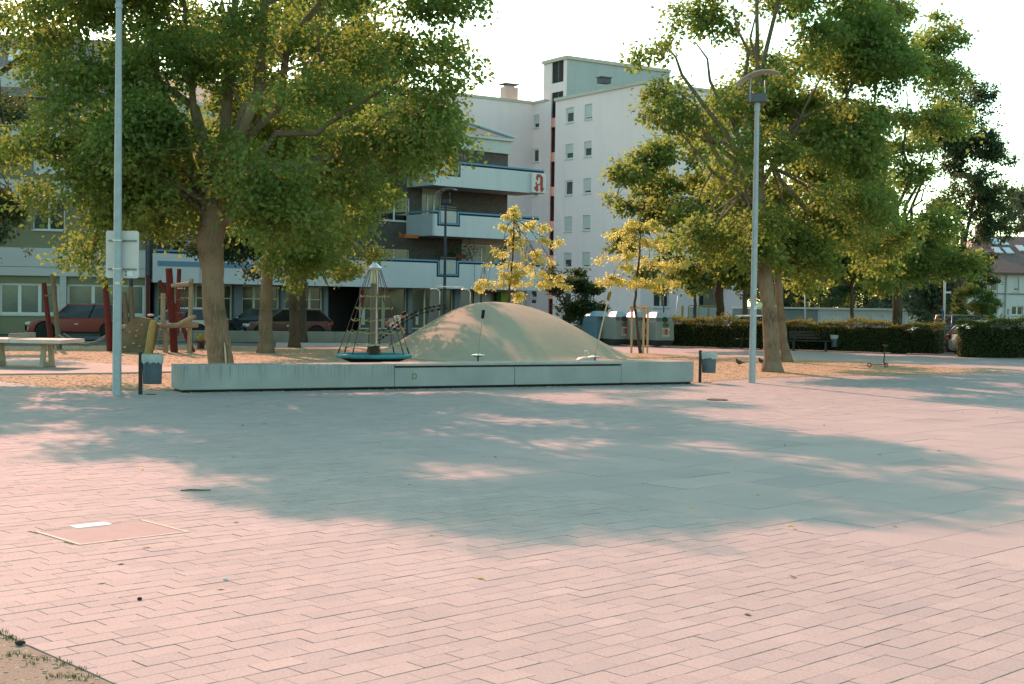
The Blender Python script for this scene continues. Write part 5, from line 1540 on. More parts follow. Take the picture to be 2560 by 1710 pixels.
# ground floor: pillars, shop windows, dark entrance, white end with doorway
GW = -1.2
ugl = lambda px, w=GW: F1.uv(px, 720, w)[0]
PIL = M('pillar_grey', (.16, .18, .20), .8, .08, 4)
fbox(F1, 'ground_wall', M('plinth_grey', (.10, .105, .10), .9, .1, 3), hb, ugl(384), ugl(818), 0, .55, GW - .2, GW - .01)
for px0, px1 in ((384, 392), (583, 603), (700, 712), (808, 818)): fbox(F1, 'pillar', PIL, hb, ugl(px0), ugl(px1), 0, zb0 - .003, GW - .1, GW + .12)
for k, (px0, px1, cols) in enumerate(((394, 488, 2), (490, 582, 2), (605, 699, 3), (713, 807, 3))):
    window(F1, hb, ugl(px0), ugl(px1), .56, zb0 - .02, GW, cols, 0, True, CREAM, glass_mat('shop_glass_%d' % k, (.035, .05, .03)), .10, transom=zb0 - .75)
en0, en1 = ugl(820), ugl(900)
fbox(F1, 'entrance_recess', M('entrance_dark', (.012, .010, .009), .9, .2, 4), hb, en0, en1, 0, zb0 - .004, GW - 2.4, GW - 2.2)
for px in (845, 868, 880): fbox(F1, 'entrance_post', M('entrance_post', (.09, .085, .07), .8, .1, 4), hb, ugl(px), ugl(px + 4), 0, zb0 - .005, GW - 2.15, GW - 2.0)
for k, (px0, px1, cols) in enumerate(((902, 960, 1), (962, 1018, 1), (1030, 1098, 2), (1100, 1134, 1), (1150, 1184, 1))):
    window(F1, hb, ugl(px0), ugl(px1), .25, zb0 - .02, GW, cols, 0, False, CREAM, glass_mat('pharmacy_glass_%d' % k, (.10, .105, .075)), .07)
for px0, px1 in ((1019, 1029), (1135, 1149)): fbox(F1, 'pillar', PIL, hb, ugl(px0), ugl(px1), 0, zb0 - .003, GW - .1, GW + .1)
fbox(F1, 'shop_base', MATS['plinth_grey'], hb, ugl(901), ugl(1185), 0, .24, GW - .2, GW)
fbox(F1, 'poster', M('poster_red', (.25, .035, .04), .7, .1, 9), hb, ugl(905), ugl(913), 1.5, zb0 - .1, GW - .09, GW - .08)
fbox(F1, 'poster', M('poster_pale', (.45, .45, .42), .7, .05, 9), hb, ugl(906), ugl(915), .5, 1.45, GW - .09, GW - .08)
fbox(F1, 'display_figure', M('display_red', (.22, .03, .035), .7, .2, 9), hb, ugl(966), ugl(978), 1.3, 2.2, GW - .6, GW - .3)
fbox(F1, 'display_card', MATS['poster_pale'], hb, ugl(1042), ugl(1049), .5, 1.3, GW - .09, GW - .08)
hd_ = (ugl(1201), ugl(1252), 0, F1.uv(1220, 729, GW)[1])
fwall(F1, 'end_bay_wall', MATS['end_render'], hb, ugl(1185), uR - .02, 0, zb0 - .004, GW, [hd_], .3)
fbox(F1, 'doorway_back', M('doorway_pale', (.42, .42, .40), .8, .1, 4), hb, hd_[0], hd_[1], 0, hd_[3], GW - .6, GW - .5)
fbox(F1, 'door_frame', M('brown_frame', (.14, .07, .04), .7, .1, 5), hb, hd_[0], hd_[0] + .12, 0, hd_[3], GW - .28, GW + .02)
fbox(F1, 'door_frame', MATS['brown_frame'], hb, hd_[0], hd_[1], hd_[3] - .08, hd_[3] - .003, GW - .27, GW + .015)
fbox(F1, 'green_panel', M('lime_green', (.20, .30, .03), .7, .06, 5), hb, ugl(1252), ugl(1268), 0, zb0 - .05, GW + .004, GW + .05)
fbox(F1, 'green_reveal', M('dark_green', (.03, .07, .02), .7, .06, 5), hb, ugl(1243), ugl(1252), 0, zb0 - .05, GW - .3, GW - .02)
for y in (730, 752): fbox(F1, 'vent', DARKG, hb, ugl(1330), ugl(1340), F1.uv(1335, y, GW)[1] - .15, F1.uv(1335, y, GW)[1] + .05, GW + .001, GW + .02)
# blue painted stripe on the lowest parapet, left part
fbox(F1, 'blue_stripe', M('stripe_blue', (.14, .25, .34), .8, .15, 4, stretch=(3, 3, 6)), hb, uA + .2, F1.uv(655, 655)[0], lev(500, 668), lev(500, 655), .002, .012)
# awning, shelf with plants, flower boxes
fbox(F1, 'awning', M('orange_awning', (.42, .11, .03), .8, .05, 5), hb, F1.uv(1012, 590, -1.0)[0], F1.uv(1046, 590, -1.0)[0], F1.uv(1030, 595, -1.0)[1], F1.uv(1030, 587, -1.0)[1], -1.6, -1.0)
us_ = F1.uv(1137, 640, -1.8)[0]; ue_ = F1.uv(1163, 640, -1.8)[0]
fbox(F1, 'plant_shelf', M('red_brown_shelf', (.22, .07, .04), .8, .1, 6), hb, us_, ue_, zr0 + .25, zr0 + .5, -2.0, -1.7)
cpd = MB(); F1.box(cpd, F1.uv(1351, 690, -1)[0], F1.uv(1356, 690, -1)[0], 0, .1, -.1, 0)
# pharmacy sign: red letter on a white cube at the corner of the upper balcony
us0, us1 = F1.uv(1326, 470, .03)[0], F1.uv(1360, 470, .03)[0]; zs_0, zs_1 = F1.uv(1343, 482, .03)[1], F1.uv(1343, 434, .03)[1]
ps_ = empty('pharmacy_sign', F1.p(us0, zs_0, .02), 0, 'white box sign with red gothic letter A at the balcony corner', 'sign')
fbox(F1, 'sign_box', M('sign_white', (.66, .62, .60), .5, .03, 5), ps_, us0, us1, zs_0, zs_1, .016, .20)
A_ = [[(.30, .06), (.20, .12), (.12, .26), (.22, .30), (.30, .38), (.36, .30), (.42, .30), (.44, .16), (.48, .12), (.36, .04)],
      [(.36, .96), (.58, .96), (.70, .88), (.78, .80), (.78, .30), (.88, .22), (.76, .06), (.66, .04), (.58, .14), (.58, .74), (.52, .80), (.42, .78), (.34, .80)],
      [(.34, .80), (.42, .78), (.42, .66), (.36, .60), (.30, .66), (.26, .76), (.30, .88), (.36, .96)],
      [(.22, .52), (.32, .56), (.34, .46), (.44, .42), (.58, .52), (.58, .44), (.46, .36), (.42, .30), (.36, .30), (.30, .38), (.24, .42)]]
RA = M('pharmacy_red', (.42, .055, .035), .6, .05, 6)
ww, hh = us1 - us0, zs_1 - zs_0
lm = MB()
for poly in A_:
    n_ = len(poly)
    fr = [F1.p(us0 + ww * x, zs_0 + hh * y, .212) - ps_.location for x, y in poly]; bk = [F1.p(us0 + ww * x, zs_0 + hh * y, .201) - ps_.location for x, y in poly]
    lm.add(fr + bk, [tuple(range(n_)), tuple(reversed(range(n_, 2 * n_)))] + [(i, n_ + i, n_ + (i + 1) % n_, (i + 1) % n_) for i in range(n_)])
lm.build('letter', RA, ps_)
# plants on the balcony
def potplant(label, px, Yw, z, r, n, mat, parent_mat):
    p = F1.p(F1.uv(px, 640, Yw)[0], z, Yw)
    t = empty('pot_plant', p, 0, label, 'plant')
    MB().lathe([(.12, 0), (.17, .28), (.14, .28)], (0, 0, 0), 12).build('pot', parent_mat, t)
    g = np.random.default_rng(int(px)); P = g.normal(0, r * .5, (n, 3)) * np.array([1, 1, 1.1]) + np.array([0, 0, .28 + r])
    obj_from(np_mesh('leaves', orient_leaves(P, P - np.array([0, 0, .3]), .16, .08, .2, n, g), np.arange(4 * n).reshape(-1, 4), mat, g.uniform(0, 1, n)), 'leaves', t)
potplant('dark potted plant left of the red brown shelf on the lowest balcony', 1132, -1.7, zr0 - .35, .45, 220, DARKL, MATS['red_brown_shelf'])
potplant('tall potted plant in front of the curtained balcony window', 1172, -1.6, zr0 - .2, .55, 160, DARKL, MATS['red_brown_shelf'])

# ---------------- long building at the left
OL = F1.p(uA - .25, 0, -.4)
F0 = Fac(OL, 76)
lb = empty('apartment_house', F0.p(-12, 0), 0, 'long house at the left with olive walls, white band and dark tiled roof', 'building')
OLIVE = render_mat('olive_render', (.19, .185, .115), (.225, .22, .14), (.15, .145, .09))
BANDW = render_mat('band_white', (.46, .45, .44), (.52, .505, .49), (.33, .33, .32), (.3, .3, 3), .4)
l0 = lambda px, y: F0.uv(px, y)
zbb, zbt = l0(180, 691)[1], l0(180, 622)[1]
holes = []
gw = []
for (p0, p1, c) in ((-320, -175, 3), (-160, -8, 3), (-2, 149, 3), (167, 362, 3)):
    h = (l0(p0, 740)[0], l0(p1, 740)[0], l0(180, 788)[1], l0(180, 709)[1]); holes.append(h); gw.append((h, c))
zro = l0(180, 250)[1]
uppers = []
for k, zz in enumerate((zbt + .9, zbt + 3.7, zbt + 6.4)):
    for u in (-1.8, -4.6, -7.6, -10.4, -13.2, -16):
        if zz + 1.4 < zro: uppers.append((u - .75, u + .75, zz, zz + 1.4))
fwall(F0, 'wall', OLIVE, lb, -22, .0, 0, zro, 0, holes + uppers)
for h, c in gw: window(F0, lb, *h, 0, c, 0, True, FRAME, glass_mat('praxis_glass_%d' % int(abs(h[0] * 10)), (.09, .15, .13)), .12)
for k, h in enumerate(uppers): window(F0, lb, *h, 0, 2, (.3, 0, .7, 1.0)[k % 4], True)
fbox(F0, 'band', BANDW, lb, -22, .0, zbb, zbt, .003, .16)
fbox(F0, 'band_seam', DARKG, lb, -22, -.01, zbb + (zbt - zbb) * .31, zbb + (zbt - zbb) * .31 + .02, .161, .163)
for p0, p1 in ((150, 166), (363, 375), (-174, -161)): fbox(F0, 'pilaster', BANDW, lb, l0(p0, 740)[0], l0(p1, 740)[0], 0 if p0 == 363 else .8, zbb - .003, .003, .14)
for k in range(3): fbox(F0, 'balcony_front', BANDW, lb, -9.5 + k * 0, -3.5, zbt + 2.35 + k * 2.7, zbt + 3.3 + k * 2.7, .3, .42)
MB().tube([F0.p(.12, 0, .12) - lb.location, F0.p(.12, zro, .12) - lb.location], .09, 10).build('downpipe', M('downpipe', (.07, .09, .11), .6, .1, 5), lb)
MB().tube([F0.p(.125, .3, .13) - lb.location, F0.p(.125, l0(377, 688)[1], .13) - lb.location], .10, 10).build('downpipe_guard', M('guard_red', (.13, .02, .02), .7, .1, 5), lb)
fbox(F0, 'gutter', M('gutter_grey', (.2, .2, .2), .6, .05, 5), lb, -22, .2, zro, zro + .15, .0, .45)
rm = MB(); zri = zro + 3.9
q = [F0.p(-22.3, zro + .16, .45), F0.p(.3, zro + .16, .45), F0.p(.3, zro + .16, -10.5), F0.p(-22.3, zro + .16, -10.5), F0.p(-22.3, zri, -5), F0.p(.3, zri, -5)]
rm.add(q, [(0, 1, 5, 4), (2, 3, 4, 5), (1, 2, 5), (3, 0, 4), (3, 2, 1, 0)])
ro = sub(rm, lb).build('roof', TILE_D, lb); uv_faces(ro)
sl_n = (F0.p(0, zri, -5) - F0.p(0, zro + .16, .45)).normalized()
def on_roof(u, f): return F0.p(u, zro + .16, .45).lerp(F0.p(u, zri, -5), f)
nrm = F0.d.cross(sl_n); nrm = nrm if nrm.z > 0 else -nrm
for u, f in ((-4.4, .32), (-6.3, .62), (-9, .4)):
    c = on_roof(u, f) - lb.location
    b3 = [c + F0.d * a * .5 + sl_n * b * .65 for a, b in ((-1, -1), (1, -1), (1, 1), (-1, 1))]
    MB().hexa([x + nrm * .01 for x in b3] + [x + nrm * .10 for x in b3]).build('skylight', M('skylight', (.55, .58, .60), .15, .05, 5), ro)
cw = MB(); F0.box(cw, -22, -.1, 0, zro, -10, -.4); sub(cw, lb).build('core', DARKG, lb)

# ---------------- tall block
C0 = atx(1600, 105)
FLt = Fac(C0, -33.7, True); FRt = Fac(C0, 56.3)
if FLt.n.y > 0: FLt.n = -FLt.n
tall = empty('apartment_block', C0, 0, 'tall pale apartment block with flat roof and green glazed stair tower', 'building')
REND = render_mat('tall_render', (.80, .64, .64), (.85, .68, .68), (.68, .56, .56), amt=.4)
zT = FLt.uv(1590, 214)[1]
wl_ = FLt.uv(1387, 400)[0]; wr_ = FRt.uv(1868, 740)[0]
cols_ = []
for (pxa, pxb) in ((1414.8, 1434), (1461, 1480)):
    cols_.append((FLt.uv(pxa, 300)[0], FLt.uv(pxb, 300)[0]))
ztop_, zbot_ = FLt.uv(1425, 269)[1], FLt.uv(1425, 307)[1]
zrow5 = FLt.uv(1419, 632)[1]
st_ = (ztop_ - zrow5) / 4
sh_ = {(0, 0): .35, (0, 1): .85, (1, 0): .6, (1, 1): .45, (2, 0): 0, (2, 1): .8, (3, 0): .9, (3, 1): .85, (4, 0): .45, (4, 1): .85, (5, 0): .3, (5, 1): .7}
holes = []
for r_ in range(6):
    for c_ in range(2):
        a, b = sorted(cols_[c_]); holes.append((a, b, zbot_ - st_ * r_, ztop_ - st_ * r_, r_, c_))
fwall(FLt, 'gable_wall', REND, tall, 0, wl_, -.7, zT, 0, holes)
for h in holes: window(FLt, tall, *h[:4], 0, 1, sh_[(h[4], h[5])], True, fw=.12)
a, b = sorted((FRt.uv(1640, 365)[0], FRt.uv(1680, 365)[0])); z1_, z0_ = FRt.uv(1660, 346)[1], FRt.uv(1660, 384)[1]
holes = []
for r_ in range(6):
    for (da, db) in ((a, b), (a + 4.6, b + 4.6)):
        if z0_ - st_ * (r_ - 1) + 1.3 < zT - .3: holes.append((da, db, z0_ - st_ * (r_ - 1), z1_ - st_ * (r_ - 1)))
fwall(FRt, 'front_wall', REND, tall, 0, wr_, -.7, zT, 0, holes)
for h in holes: window(FRt, tall, *h, 0, 2, 0, True, fw=.13, gl=glass_mat('sky_glass_%d' % int(abs(h[2] * 10)), (.10, .12, .13)) if False else GLASS)
rb_ = MB(); q = [FLt.p(0, zT, 0), FRt.p(wr_, zT, 0), FRt.p(wr_, zT, -wl_), FLt.p(wl_, zT, 0)]
cap = MB()
for F_, L_ in ((FLt, wl_), (FRt, wr_)): F_.box(cap, -.15, L_ + .1, zT + .002, zT + .25, -.35, .12)
sub(cap, tall).build('parapet_cap', M('cap_pale', (.58, .54, .50), .8, .05, 4), tall)
q0 = [Vector(x) - tall.location for x in q]
q1 = [x.copy() for x in q0]
MB().add([(x.x, x.y, zT + .003) for x in q0], [(0, 1, 2, 3)]).build('flat_roof', M('roof_grey', (.2, .2, .2), .9, .1, 3), tall)
MB().hexa([Vector((x.x, x.y, -.7)) * 1 + Vector((.0, .5, 0)) for x in [q0[0].lerp(q0[2], .03), q0[1].lerp(q0[3], .03), q0[2], q0[3].lerp(q0[1], .03)]] + [Vector((x.x, x.y, zT - .05)) + Vector((.0, .5, 0)) for x in [q0[0].lerp(q0[2], .03), q0[1].lerp(q0[3], .03), q0[2], q0[3].lerp(q0[1], .03)]]).build('core', DARKG, tall)
# stair tower behind the gable
ST = Fac(FLt.p(wl_, 0, 0) + FRt.d * 2.5, -33.7, True)
if ST.n.y > 0: ST.n = -ST.n
sa, sb2 = sorted((ST.uv(1417, 200)[0], ST.uv(1359, 200)[0]))
zTw = ST.uv(1400, 152)[1]
ga, gb_ = sorted((ST.uv(1407, 300)[0], ST.uv(1378, 300)[0]))
holes = []
g0 = ST.uv(1390, 208)[1]; g1 = ST.uv(1390, 175)[1]
for k in range(8):
    za = g0 - k * st_; holes.append((ga, gb_, za + .02, za + st_ * .74))
holes = [h for h in holes if h[2] > 0]
fwall(ST, 'stair_wall', REND, tall, sa, sb2, -.7, zTw, 0, holes)
for h in holes: window(ST, tall, *h[:4], 0, 2, 0, False, fm=M('stair_frame', (.30, .31, .29), .6, .05, 5), gl=GLASS_G, fw=.05)
STR = Fac(ST.p(sa, 0, 0), 56.3)
lenT = STR.uv(1610, 190)[0] + 3
fwall(STR, 'stair_side_wall', render_mat('tower_side_shaded', (.40, .41, .40), (.45, .455, .44), (.34, .35, .345)), tall, 0, lenT, zT - 1, zTw, 0, [])  # grey colour carries the shade on this side of the tower
cap = MB(); ST.box(cap, sa - .1, sb2 + .1, zTw + .002, zTw + .3, -.4, .15); STR.box(cap, -.1, lenT, zTw + .003, zTw + .295, -.4, .15)
sub(cap, tall).build('parapet_cap', MATS['cap_pale'], tall)
cb = MB(); STR.box(cb, .1, lenT, -.7, zTw - .02, -(sb2 - sa), -.3); sub(cb, tall).build('core', DARKG, tall)
bk = MB(); ST.box(bk, sb2 - .15, sb2, -.7, zTw, -6, -.003); sub(bk, tall).build('stair_back_wall', REND, tall)
# roof hut with flat cap, small mast
hu = FRt.uv(1565, 207)[0]
pz = FRt.p(hu + .2, zT, -3) - tall.location
MB().box((pz.x, pz.y, zT + .45), (.9, .6, .4), R(33)).build('roof_hut', M('hut_dark', (.10, .10, .11), .8, .1, 5), tall)
MB().box((pz.x, pz.y, zT + .70), (1.05, .75, .08), R(33)).build('roof_hut_cap', MATS['hut_dark'], tall)
# left wing with inner corner
WC = atx(1326, 121)
W1 = Fac(WC, 56.3 + 180, True); W1.d = Vector((-.832, -.555, 0)); W1.n = Vector((.555, -.832, 0))
W2 = Fac(WC, 0); W2.d = Vector((.555, -.832, 0)); W2.n = Vector((-.832, -.555, 0))
zW = W1.uv(1300, 257)[1]
fwall(W1, 'wing_wall', REND, tall, 0, 14, -.7, zW, 0, [])
u2 = W2.uv(1361, 300)[0]
ha, hb2 = sorted((W2.uv(1334, 300)[0], W2.uv(1348, 300)[0]))
zz1, zz0 = W2.uv(1340, 287)[1], W2.uv(1340, 321)[1]
holes = [(ha, hb2, zz0 - k * st_, zz1 - k * st_, k) for k in range(6)]
holes = [h for h in holes if h[2] > -.5]
fwall(W2, 'wing_window_wall', REND, tall, 0, u2 + 1.0, -.7, zW, 0, holes)
for h in holes: window(W2, tall, *h[:4], 0, 1, (.65, .0, .5, .8, .3, .5)[h[4]], True, fw=.12)
cap = MB(); W1.box(cap, -.1, 14, zW + .002, zW + .25, -.35, .1); W2.box(cap, -.1, u2 + .1, zW + .003, zW + .245, -.35, .1)
sub(cap, tall).build('parapet_cap', MATS['cap_pale'], tall)
chp = W1.p(1.6, zW, -1.5) - tall.location
ch = MB().box((chp.x, chp.y, zW + .75), (1.3, .9, 1.5), R(33)).build('chimney', M('chimney_pink', (.50, .40, .37), .8, .08, 5), tall)
MB().box((chp.x, chp.y, zW + 1.75), (1.5, 1.1, .1), R(33)).build('chimney_cap', MATS['hut_dark'], ch)
MB().box((chp.x, chp.y, zW + 1.6), (.8, .5, .25), R(33)).build('chimney_flue', MATS['cap_pale'], ch)
# ground floor on the right: loggia recess painted as a flat dark brown panel and yellow railing
gl0, gl1 = FRt.uv(1758, 720)[0], FRt.uv(1794, 720)[0]
fbox(FRt, 'loggia', M('loggia_brown', (.16, .14, .115), .9, .1, 3), tall, gl0, gl1 + .6, FRt.uv(1770, 790)[1], FRt.uv(1770, 712)[1], .01, .03)
fbox(FRt, 'loggia_balcony', M('loggia_white', (.5, .5, .48), .8, .05, 3), tall, gl0 + .2, gl1 + 1.0, FRt.uv(1780, 712)[1], FRt.uv(1780, 706)[1] + .5, .03, .9)
fy = Fac(atx(1700, 96), 80)
yr = empty('yellow_railing', atx(1700, 96, 0), 0, 'yellow framed railing with pale panels in front of the tall block', 'railing')
YEL = M('yellow_frame', (.38, .24, .02), .6, .08, 5)
yz1, yz0 = fy.uv(1740, 765)[1], -.2
for px, w_ in ((1706, 5), (1721, 2.2), (1747, 2.2), (1771, 2.2), (1796, 2.2)):
    a = fy.uv(px - w_ / 2, 780)[0]; b = fy.uv(px + w_ / 2, 780)[0]; fbox(fy, 'post', YEL, yr, a, b, yz0, yz1, -.03, .03)
fbox(fy, 'top_rail', YEL, yr, fy.uv(1722, 780)[0], fy.uv(1797, 780)[0], yz1 + .001, yz1 + .07, -.03, .03)
for p0, p1 in ((1723, 1745), (1749, 1769), (1773, 1794)): fbox(fy, 'panel', M('panel_pale', (.36, .39, .38), .7, .05, 4), yr, fy.uv(p0, 780)[0], fy.uv(p1, 780)[0], yz0, yz1 - .08, -.012, .012)

# ---------------- garages
zg = -.62
FG = Fac(atx(1890, 92), 84)
gr = empty('garage_row', atx(1890, 92, zg), 0, 'low row of flat roofed garages, grey end and white doors, beyond the hedge', 'garages')
zt_ = FG.uv(2150, 775)[1]
u = lambda px: FG.uv(px, 785)[0]
GWM = M('garage_white', (.50, .47, .45), .85, .06, 2); GDM = M('garage_door', (.55, .53, .53), .7, .04, 3)
sub(FG.box(MB(), u(1890), u(2045) - .005, zg, zt_ - .05, -6, 0), gr).build('grey_end', M('garage_grey', (.20, .22, .21), .85, .1, 2, stretch=(.4, .4, 6)), gr)
sub(FG.box(MB(), u(2045), u(2305), zg, zt_, -6, 0), gr).build('body', GWM, gr)
sub(FG.box(MB(), u(1890) - .1, u(2306), zt_ + .003, zt_ + .13, -6.1, .15), gr).build('roof_edge', M('roof_edge_pink', (.62, .55, .52), .8, .05, 3), gr)
for p0, p1 in ((2050, 2106), (2132, 2172), (2180, 2228), (2262, 2300)):
    fbox(FG, 'door', GDM, gr, u(p0), u(p1), zg + .1, zt_ - .45, .003, .03)

# ---------------- house with brown roof at the right edge
FH = Fac(atx(2402, 92), 83)
zg2 = -.62
hs = empty('house', atx(2402, 92, zg2), 0, 'white two storey house with brown tiled hip roof at the right edge', 'house')
u = lambda px, y=700: FH.uv(px, y)[0]
ze = FH.uv(2480, 681)[1]; zri = FH.uv(2520, 590, -4)[1]
HW_ = render_mat('house_white', (.55, .53, .51), (.60, .58, .56), (.48, .46, .44))
wins = [(u(2477), u(2495), FH.uv(2486, 728)[1], FH.uv(2486, 688)[1]), (u(2535), u(2548), FH.uv(2540, 728)[1], FH.uv(2540, 693)[1]), (u(2519), u(2525), FH.uv(2520, 788)[1], FH.uv(2520, 772)[1]), (u(2531), u(2560), FH.uv(2540, 788)[1], FH.uv(2540, 765)[1]), (u(2430), u(2446), FH.uv(2440, 728)[1], FH.uv(2440, 692)[1])]
fwall(FH, 'wall', HW_, hs, 0, u(2402) + 16, zg2, ze, 0, wins)
for k, h in enumerate(wins): window(FH, hs, *h, 0, 1 + (k == 3), (.55, .8, 0, 0, .6)[k], True, gl=GLASS_D)
fl_ = MB(); q = [FH.p(0, zg2, 0), FH.p(0, zg2, -9), FH.p(0, ze, -9), FH.p(0, ze, 0)]; fl_.add(q, [(0, 3, 2, 1)]); sub(fl_, hs).build('side_wall', HW_, hs)
sub(FH.box(MB(), .1, 15.5, zg2, ze, -9, -.4), hs).build('core', DARKG, hs)
fbox(FH, 'storey_band', M('band_grey', (.2, .2, .2), .8, .1, 5), hs, u(2478), u(2402) + 16, FH.uv(2520, 736)[1], FH.uv(2520, 733)[1], .003, .08)
rm = MB(); ur = u(2402) + 16.3
q = [FH.p(-.4, ze, .5), FH.p(ur, ze, .5), FH.p(ur, ze, -9.5), FH.p(-.4, ze, -9.5), FH.p(3.1, zri, -4.5), FH.p(ur, zri, -4.5)]
rm.add(q, [(0, 1, 5, 4), (2, 3, 4, 5), (3, 0, 4), (1, 2, 5), (3, 2, 1, 0)])
ro = sub(rm, hs).build('roof', TILE_B, hs); uv_faces(ro)
sln = (FH.p(0, zri, -4.5) - FH.p(0, ze, .5)).normalized(); nr = FH.d.cross(sln); nr = nr if nr.z > 0 else -nr
for px, y in ((2493, 627), (2520, 628), (2552, 622), (2486, 605), (2508, 607)):
    # hit the roof plane
    d_ = ray(px, y); E0 = Vector((0, 0, EYE)); p0_ = FH.p(0, ze, .5); tt_ = (p0_ - E0).dot(nr) / d_.dot(nr); c = E0 + d_ * tt_ - hs.location
    b3 = [c + FH.d * a_ * .26 + sln * b_ * .42 for a_, b_ in ((-1, -1), (1, -1), (1, 1), (-1, 1))]
    MB().hexa([x + nr * .01 for x in b3] + [x + nr * .09 for x in b3]).build('skylight', MATS['skylight'], ro)
cp = FH.p(u(2530), zri, -4.6) - hs.location
MB().box((cp.x, cp.y, cp.z + .15), (.75, .6, 1.1), R(7)).build('chimney', M('chimney_brown', (.30, .19, .15), .8, .1, 5), ro)
MB().tube([FH.p(u(2515), ze - .05, .3) - hs.location, FH.p(u(2515), ze - .35, .1) - hs.location, FH.p(u(2513), zg2, .08) - hs.location], .05, 8).build('downpipe', M('pipe_pale', (.38, .4, .4), .6, .05, 5), hs)
sub(FH.box(MB(), -.4, ur, ze - .12, ze - .003, .42, .56), hs).build('gutter', M('gutter_brown', (.12, .07, .05), .6, .1, 5), hs)
# garden wall between garages and house
gwl = empty('garden_wall', atx(2330, 86, zg2), 0, 'plain pale garden wall seen through the hedge gap', 'wall')
MB().box((2.6, 0, .6), (9, .2, 1.2)).build('wall', HW_, gwl)
MB().box((2.6, 0, 1.23), (9.1, .3, .06)).build('coping', M('coping', (.4, .38, .36), .8, .1, 5), gwl)
# ================================================================ STREET: containers, vehicles, posts
def text_mesh(s, size, name, mat, parent, mat4):
    cu = bpy.data.curves.new(name, 'FONT'); cu.body = s; cu.size = size; cu.align_x = 'CENTER'; cu.align_y = 'CENTER'; cu.extrude = .002
    o = bpy.data.objects.new(name, cu); COL.objects.link(o)
    dg = bpy.context.evaluated_depsgraph_get(); me = bpy.data.meshes.new_from_object(o.evaluated_get(dg))
    bpy.data.objects.remove(o); me.materials.clear(); me.materials.append(mat)
    t = obj_from(me, name, parent); t.matrix_local = mat4
    return t
CG = M('container_grey', (.22, .26, .25), .5, .08, 2.5); CB = M('container_blue', (.10, .20, .27), .5, .08, 2.5); CBL = M('container_lid_blue', (.24, .36, .44), .45, .06, 2.5)
CDK = M('container_dark', (.045, .05, .048), .7, .15, 3)
def container(label, loc, rz, body, lid, oval, s=1.0):
    t = empty('recycling_container', loc, rz, label, 'container', 'recycling containers')
    w, d, h = .47 * s, .74 * s, 1.02 * s
    bz = .30
    base = [(-w * .8, -d * .75), (w * .8, -d * .75), (w * .8, d * .75), (-w * .8, d * .75)]; mid = [(-w, -d), (w, -d), (w, d), (-w, d)]
    def ring(p, z): return [Vector((x, y, z)) for x, y in p]
    m = MB(); m.hexa(ring(base, .04) + ring(mid, bz)); m.build('bottom', CDK, t)
    up_ = [(-w * .98, -d * .97), (w * .98, -d * .97), (w * .98, d * .97), (-w * .98, d * .97)]
    MB().hexa(ring(mid, bz + .002) + ring(up_, bz + h * .80)).build('body', body, t)
    # hopper strip with round holes
    top = [(-w * .90, -d * .86), (w * .90, -d * .86), (w * .90, d * .86), (-w * .90, d * .86)]
    zc_ = bz + h * .80
    MB().hexa(ring(up_, zc_ + .002) + ring(top, zc_ + .19 * s)).build('hopper', body, t)
    rdg = [(-w * .30, -d * .35), (w * .30, -d * .35), (w * .30, d * .35), (-w * .30, d * .35)]
    big = [(-w * .97, -d * .93), (w * .97, -d * .93), (w * .97, d * .93), (-w * .97, d * .93)]
    MB().hexa(ring(big, zc_ + .195 * s) + ring(rdg, zc_ + .44 * s)).build('lid', lid, t)
    rx = Matrix.Rotation(math.pi / 2 - .35, 3, 'X')
    MB().lathe([(.10, 0), (.13, .0), (.13, .05), (.10, .05)], (0, -d * .94, zc_ + .10), 16, rx).build('throw_ring', CDK, t)
    MB().lathe([(.001, 0), (.10, .0), (.10, .03), (.001, .03)], (0, -d * .935, zc_ + .10), 16, rx).build('throw_hole', M('hole_black', (.006, .006, .006), 1, .1, 5), t)
    for sx in (-.30, .30): MB().box((sx * .95, -d * .925, zc_ + .10), (.2, .02, .12), rot=Matrix.Rotation(-.35, 3, 'X')).build('notice', M('notice_a', (.30, .34, .32), .6, .1, 9) if sx > 0 else M('notice_b', (.12, .125, .11), .6, .1, 9), t)
    if oval is not None:
        pl = Matrix.Translation((.04, -d - .004, bz + h * .34)) @ Matrix.Rotation(math.pi / 2, 4, 'X')
        q = .20
        MB().slabm([(-q, -q), (q, -q), (q, q), (-q, q)], pl, .006).build('logo_panel', M('logo_white', (.50, .49, .46), .6, .04, 9), t)
        LR = M('logo_red', (.33, .035, .03), .6, .05, 9)
        for k in range(6):
            x = -.185 + k * .048; b_ = .006 + k * .0035
            MB().slabm([(x - b_, -.10), (x + b_, -.10), (x + b_, .16), (x - b_, .16)], pl @ Matrix.Translation((0, 0, .0065)), .003).build('logo_bar', LR, t)
        text_mesh('b', .36, 'logo_letter', LR, t, pl @ Matrix.Translation((.115, .035, .009)))
        for k in range(2): MB().slabm([(-.17 + k * .18, -.17), (-.02 + k * .18, -.17), (-.02 + k * .18, -.145), (-.17 + k * .18, -.145)], pl @ Matrix.Translation((0, 0, .0065)), .003).build('caption_line', M('caption_grey', (.16, .17, .16), .6, .05, 9), t)
        ov = [(.17 * math.cos(a_ * math.pi / 10), .10 * math.sin(a_ * math.pi / 10)) for a_ in range(20)]
        MB().slabm(ov, Matrix.Translation((.04, -d * .99 - .008, bz + h * .665)) @ Matrix.Rotation(math.pi / 2, 4, 'X'), .008).build('glass_label', oval, t)
    return t
Yc = 62.0
ca = R(24)
container('leftmost recycling container, blue sided with grey front', atx(1541, Yc + .9), ca, CG, CBL, M('oval_brown', (.14, .09, .075), .6, .1, 9))
container('middle grey recycling container with pale oval label', atx(1590, Yc + .4), ca, CG, CBL, M('oval_pale', (.40, .42, .38), .6, .05, 9))
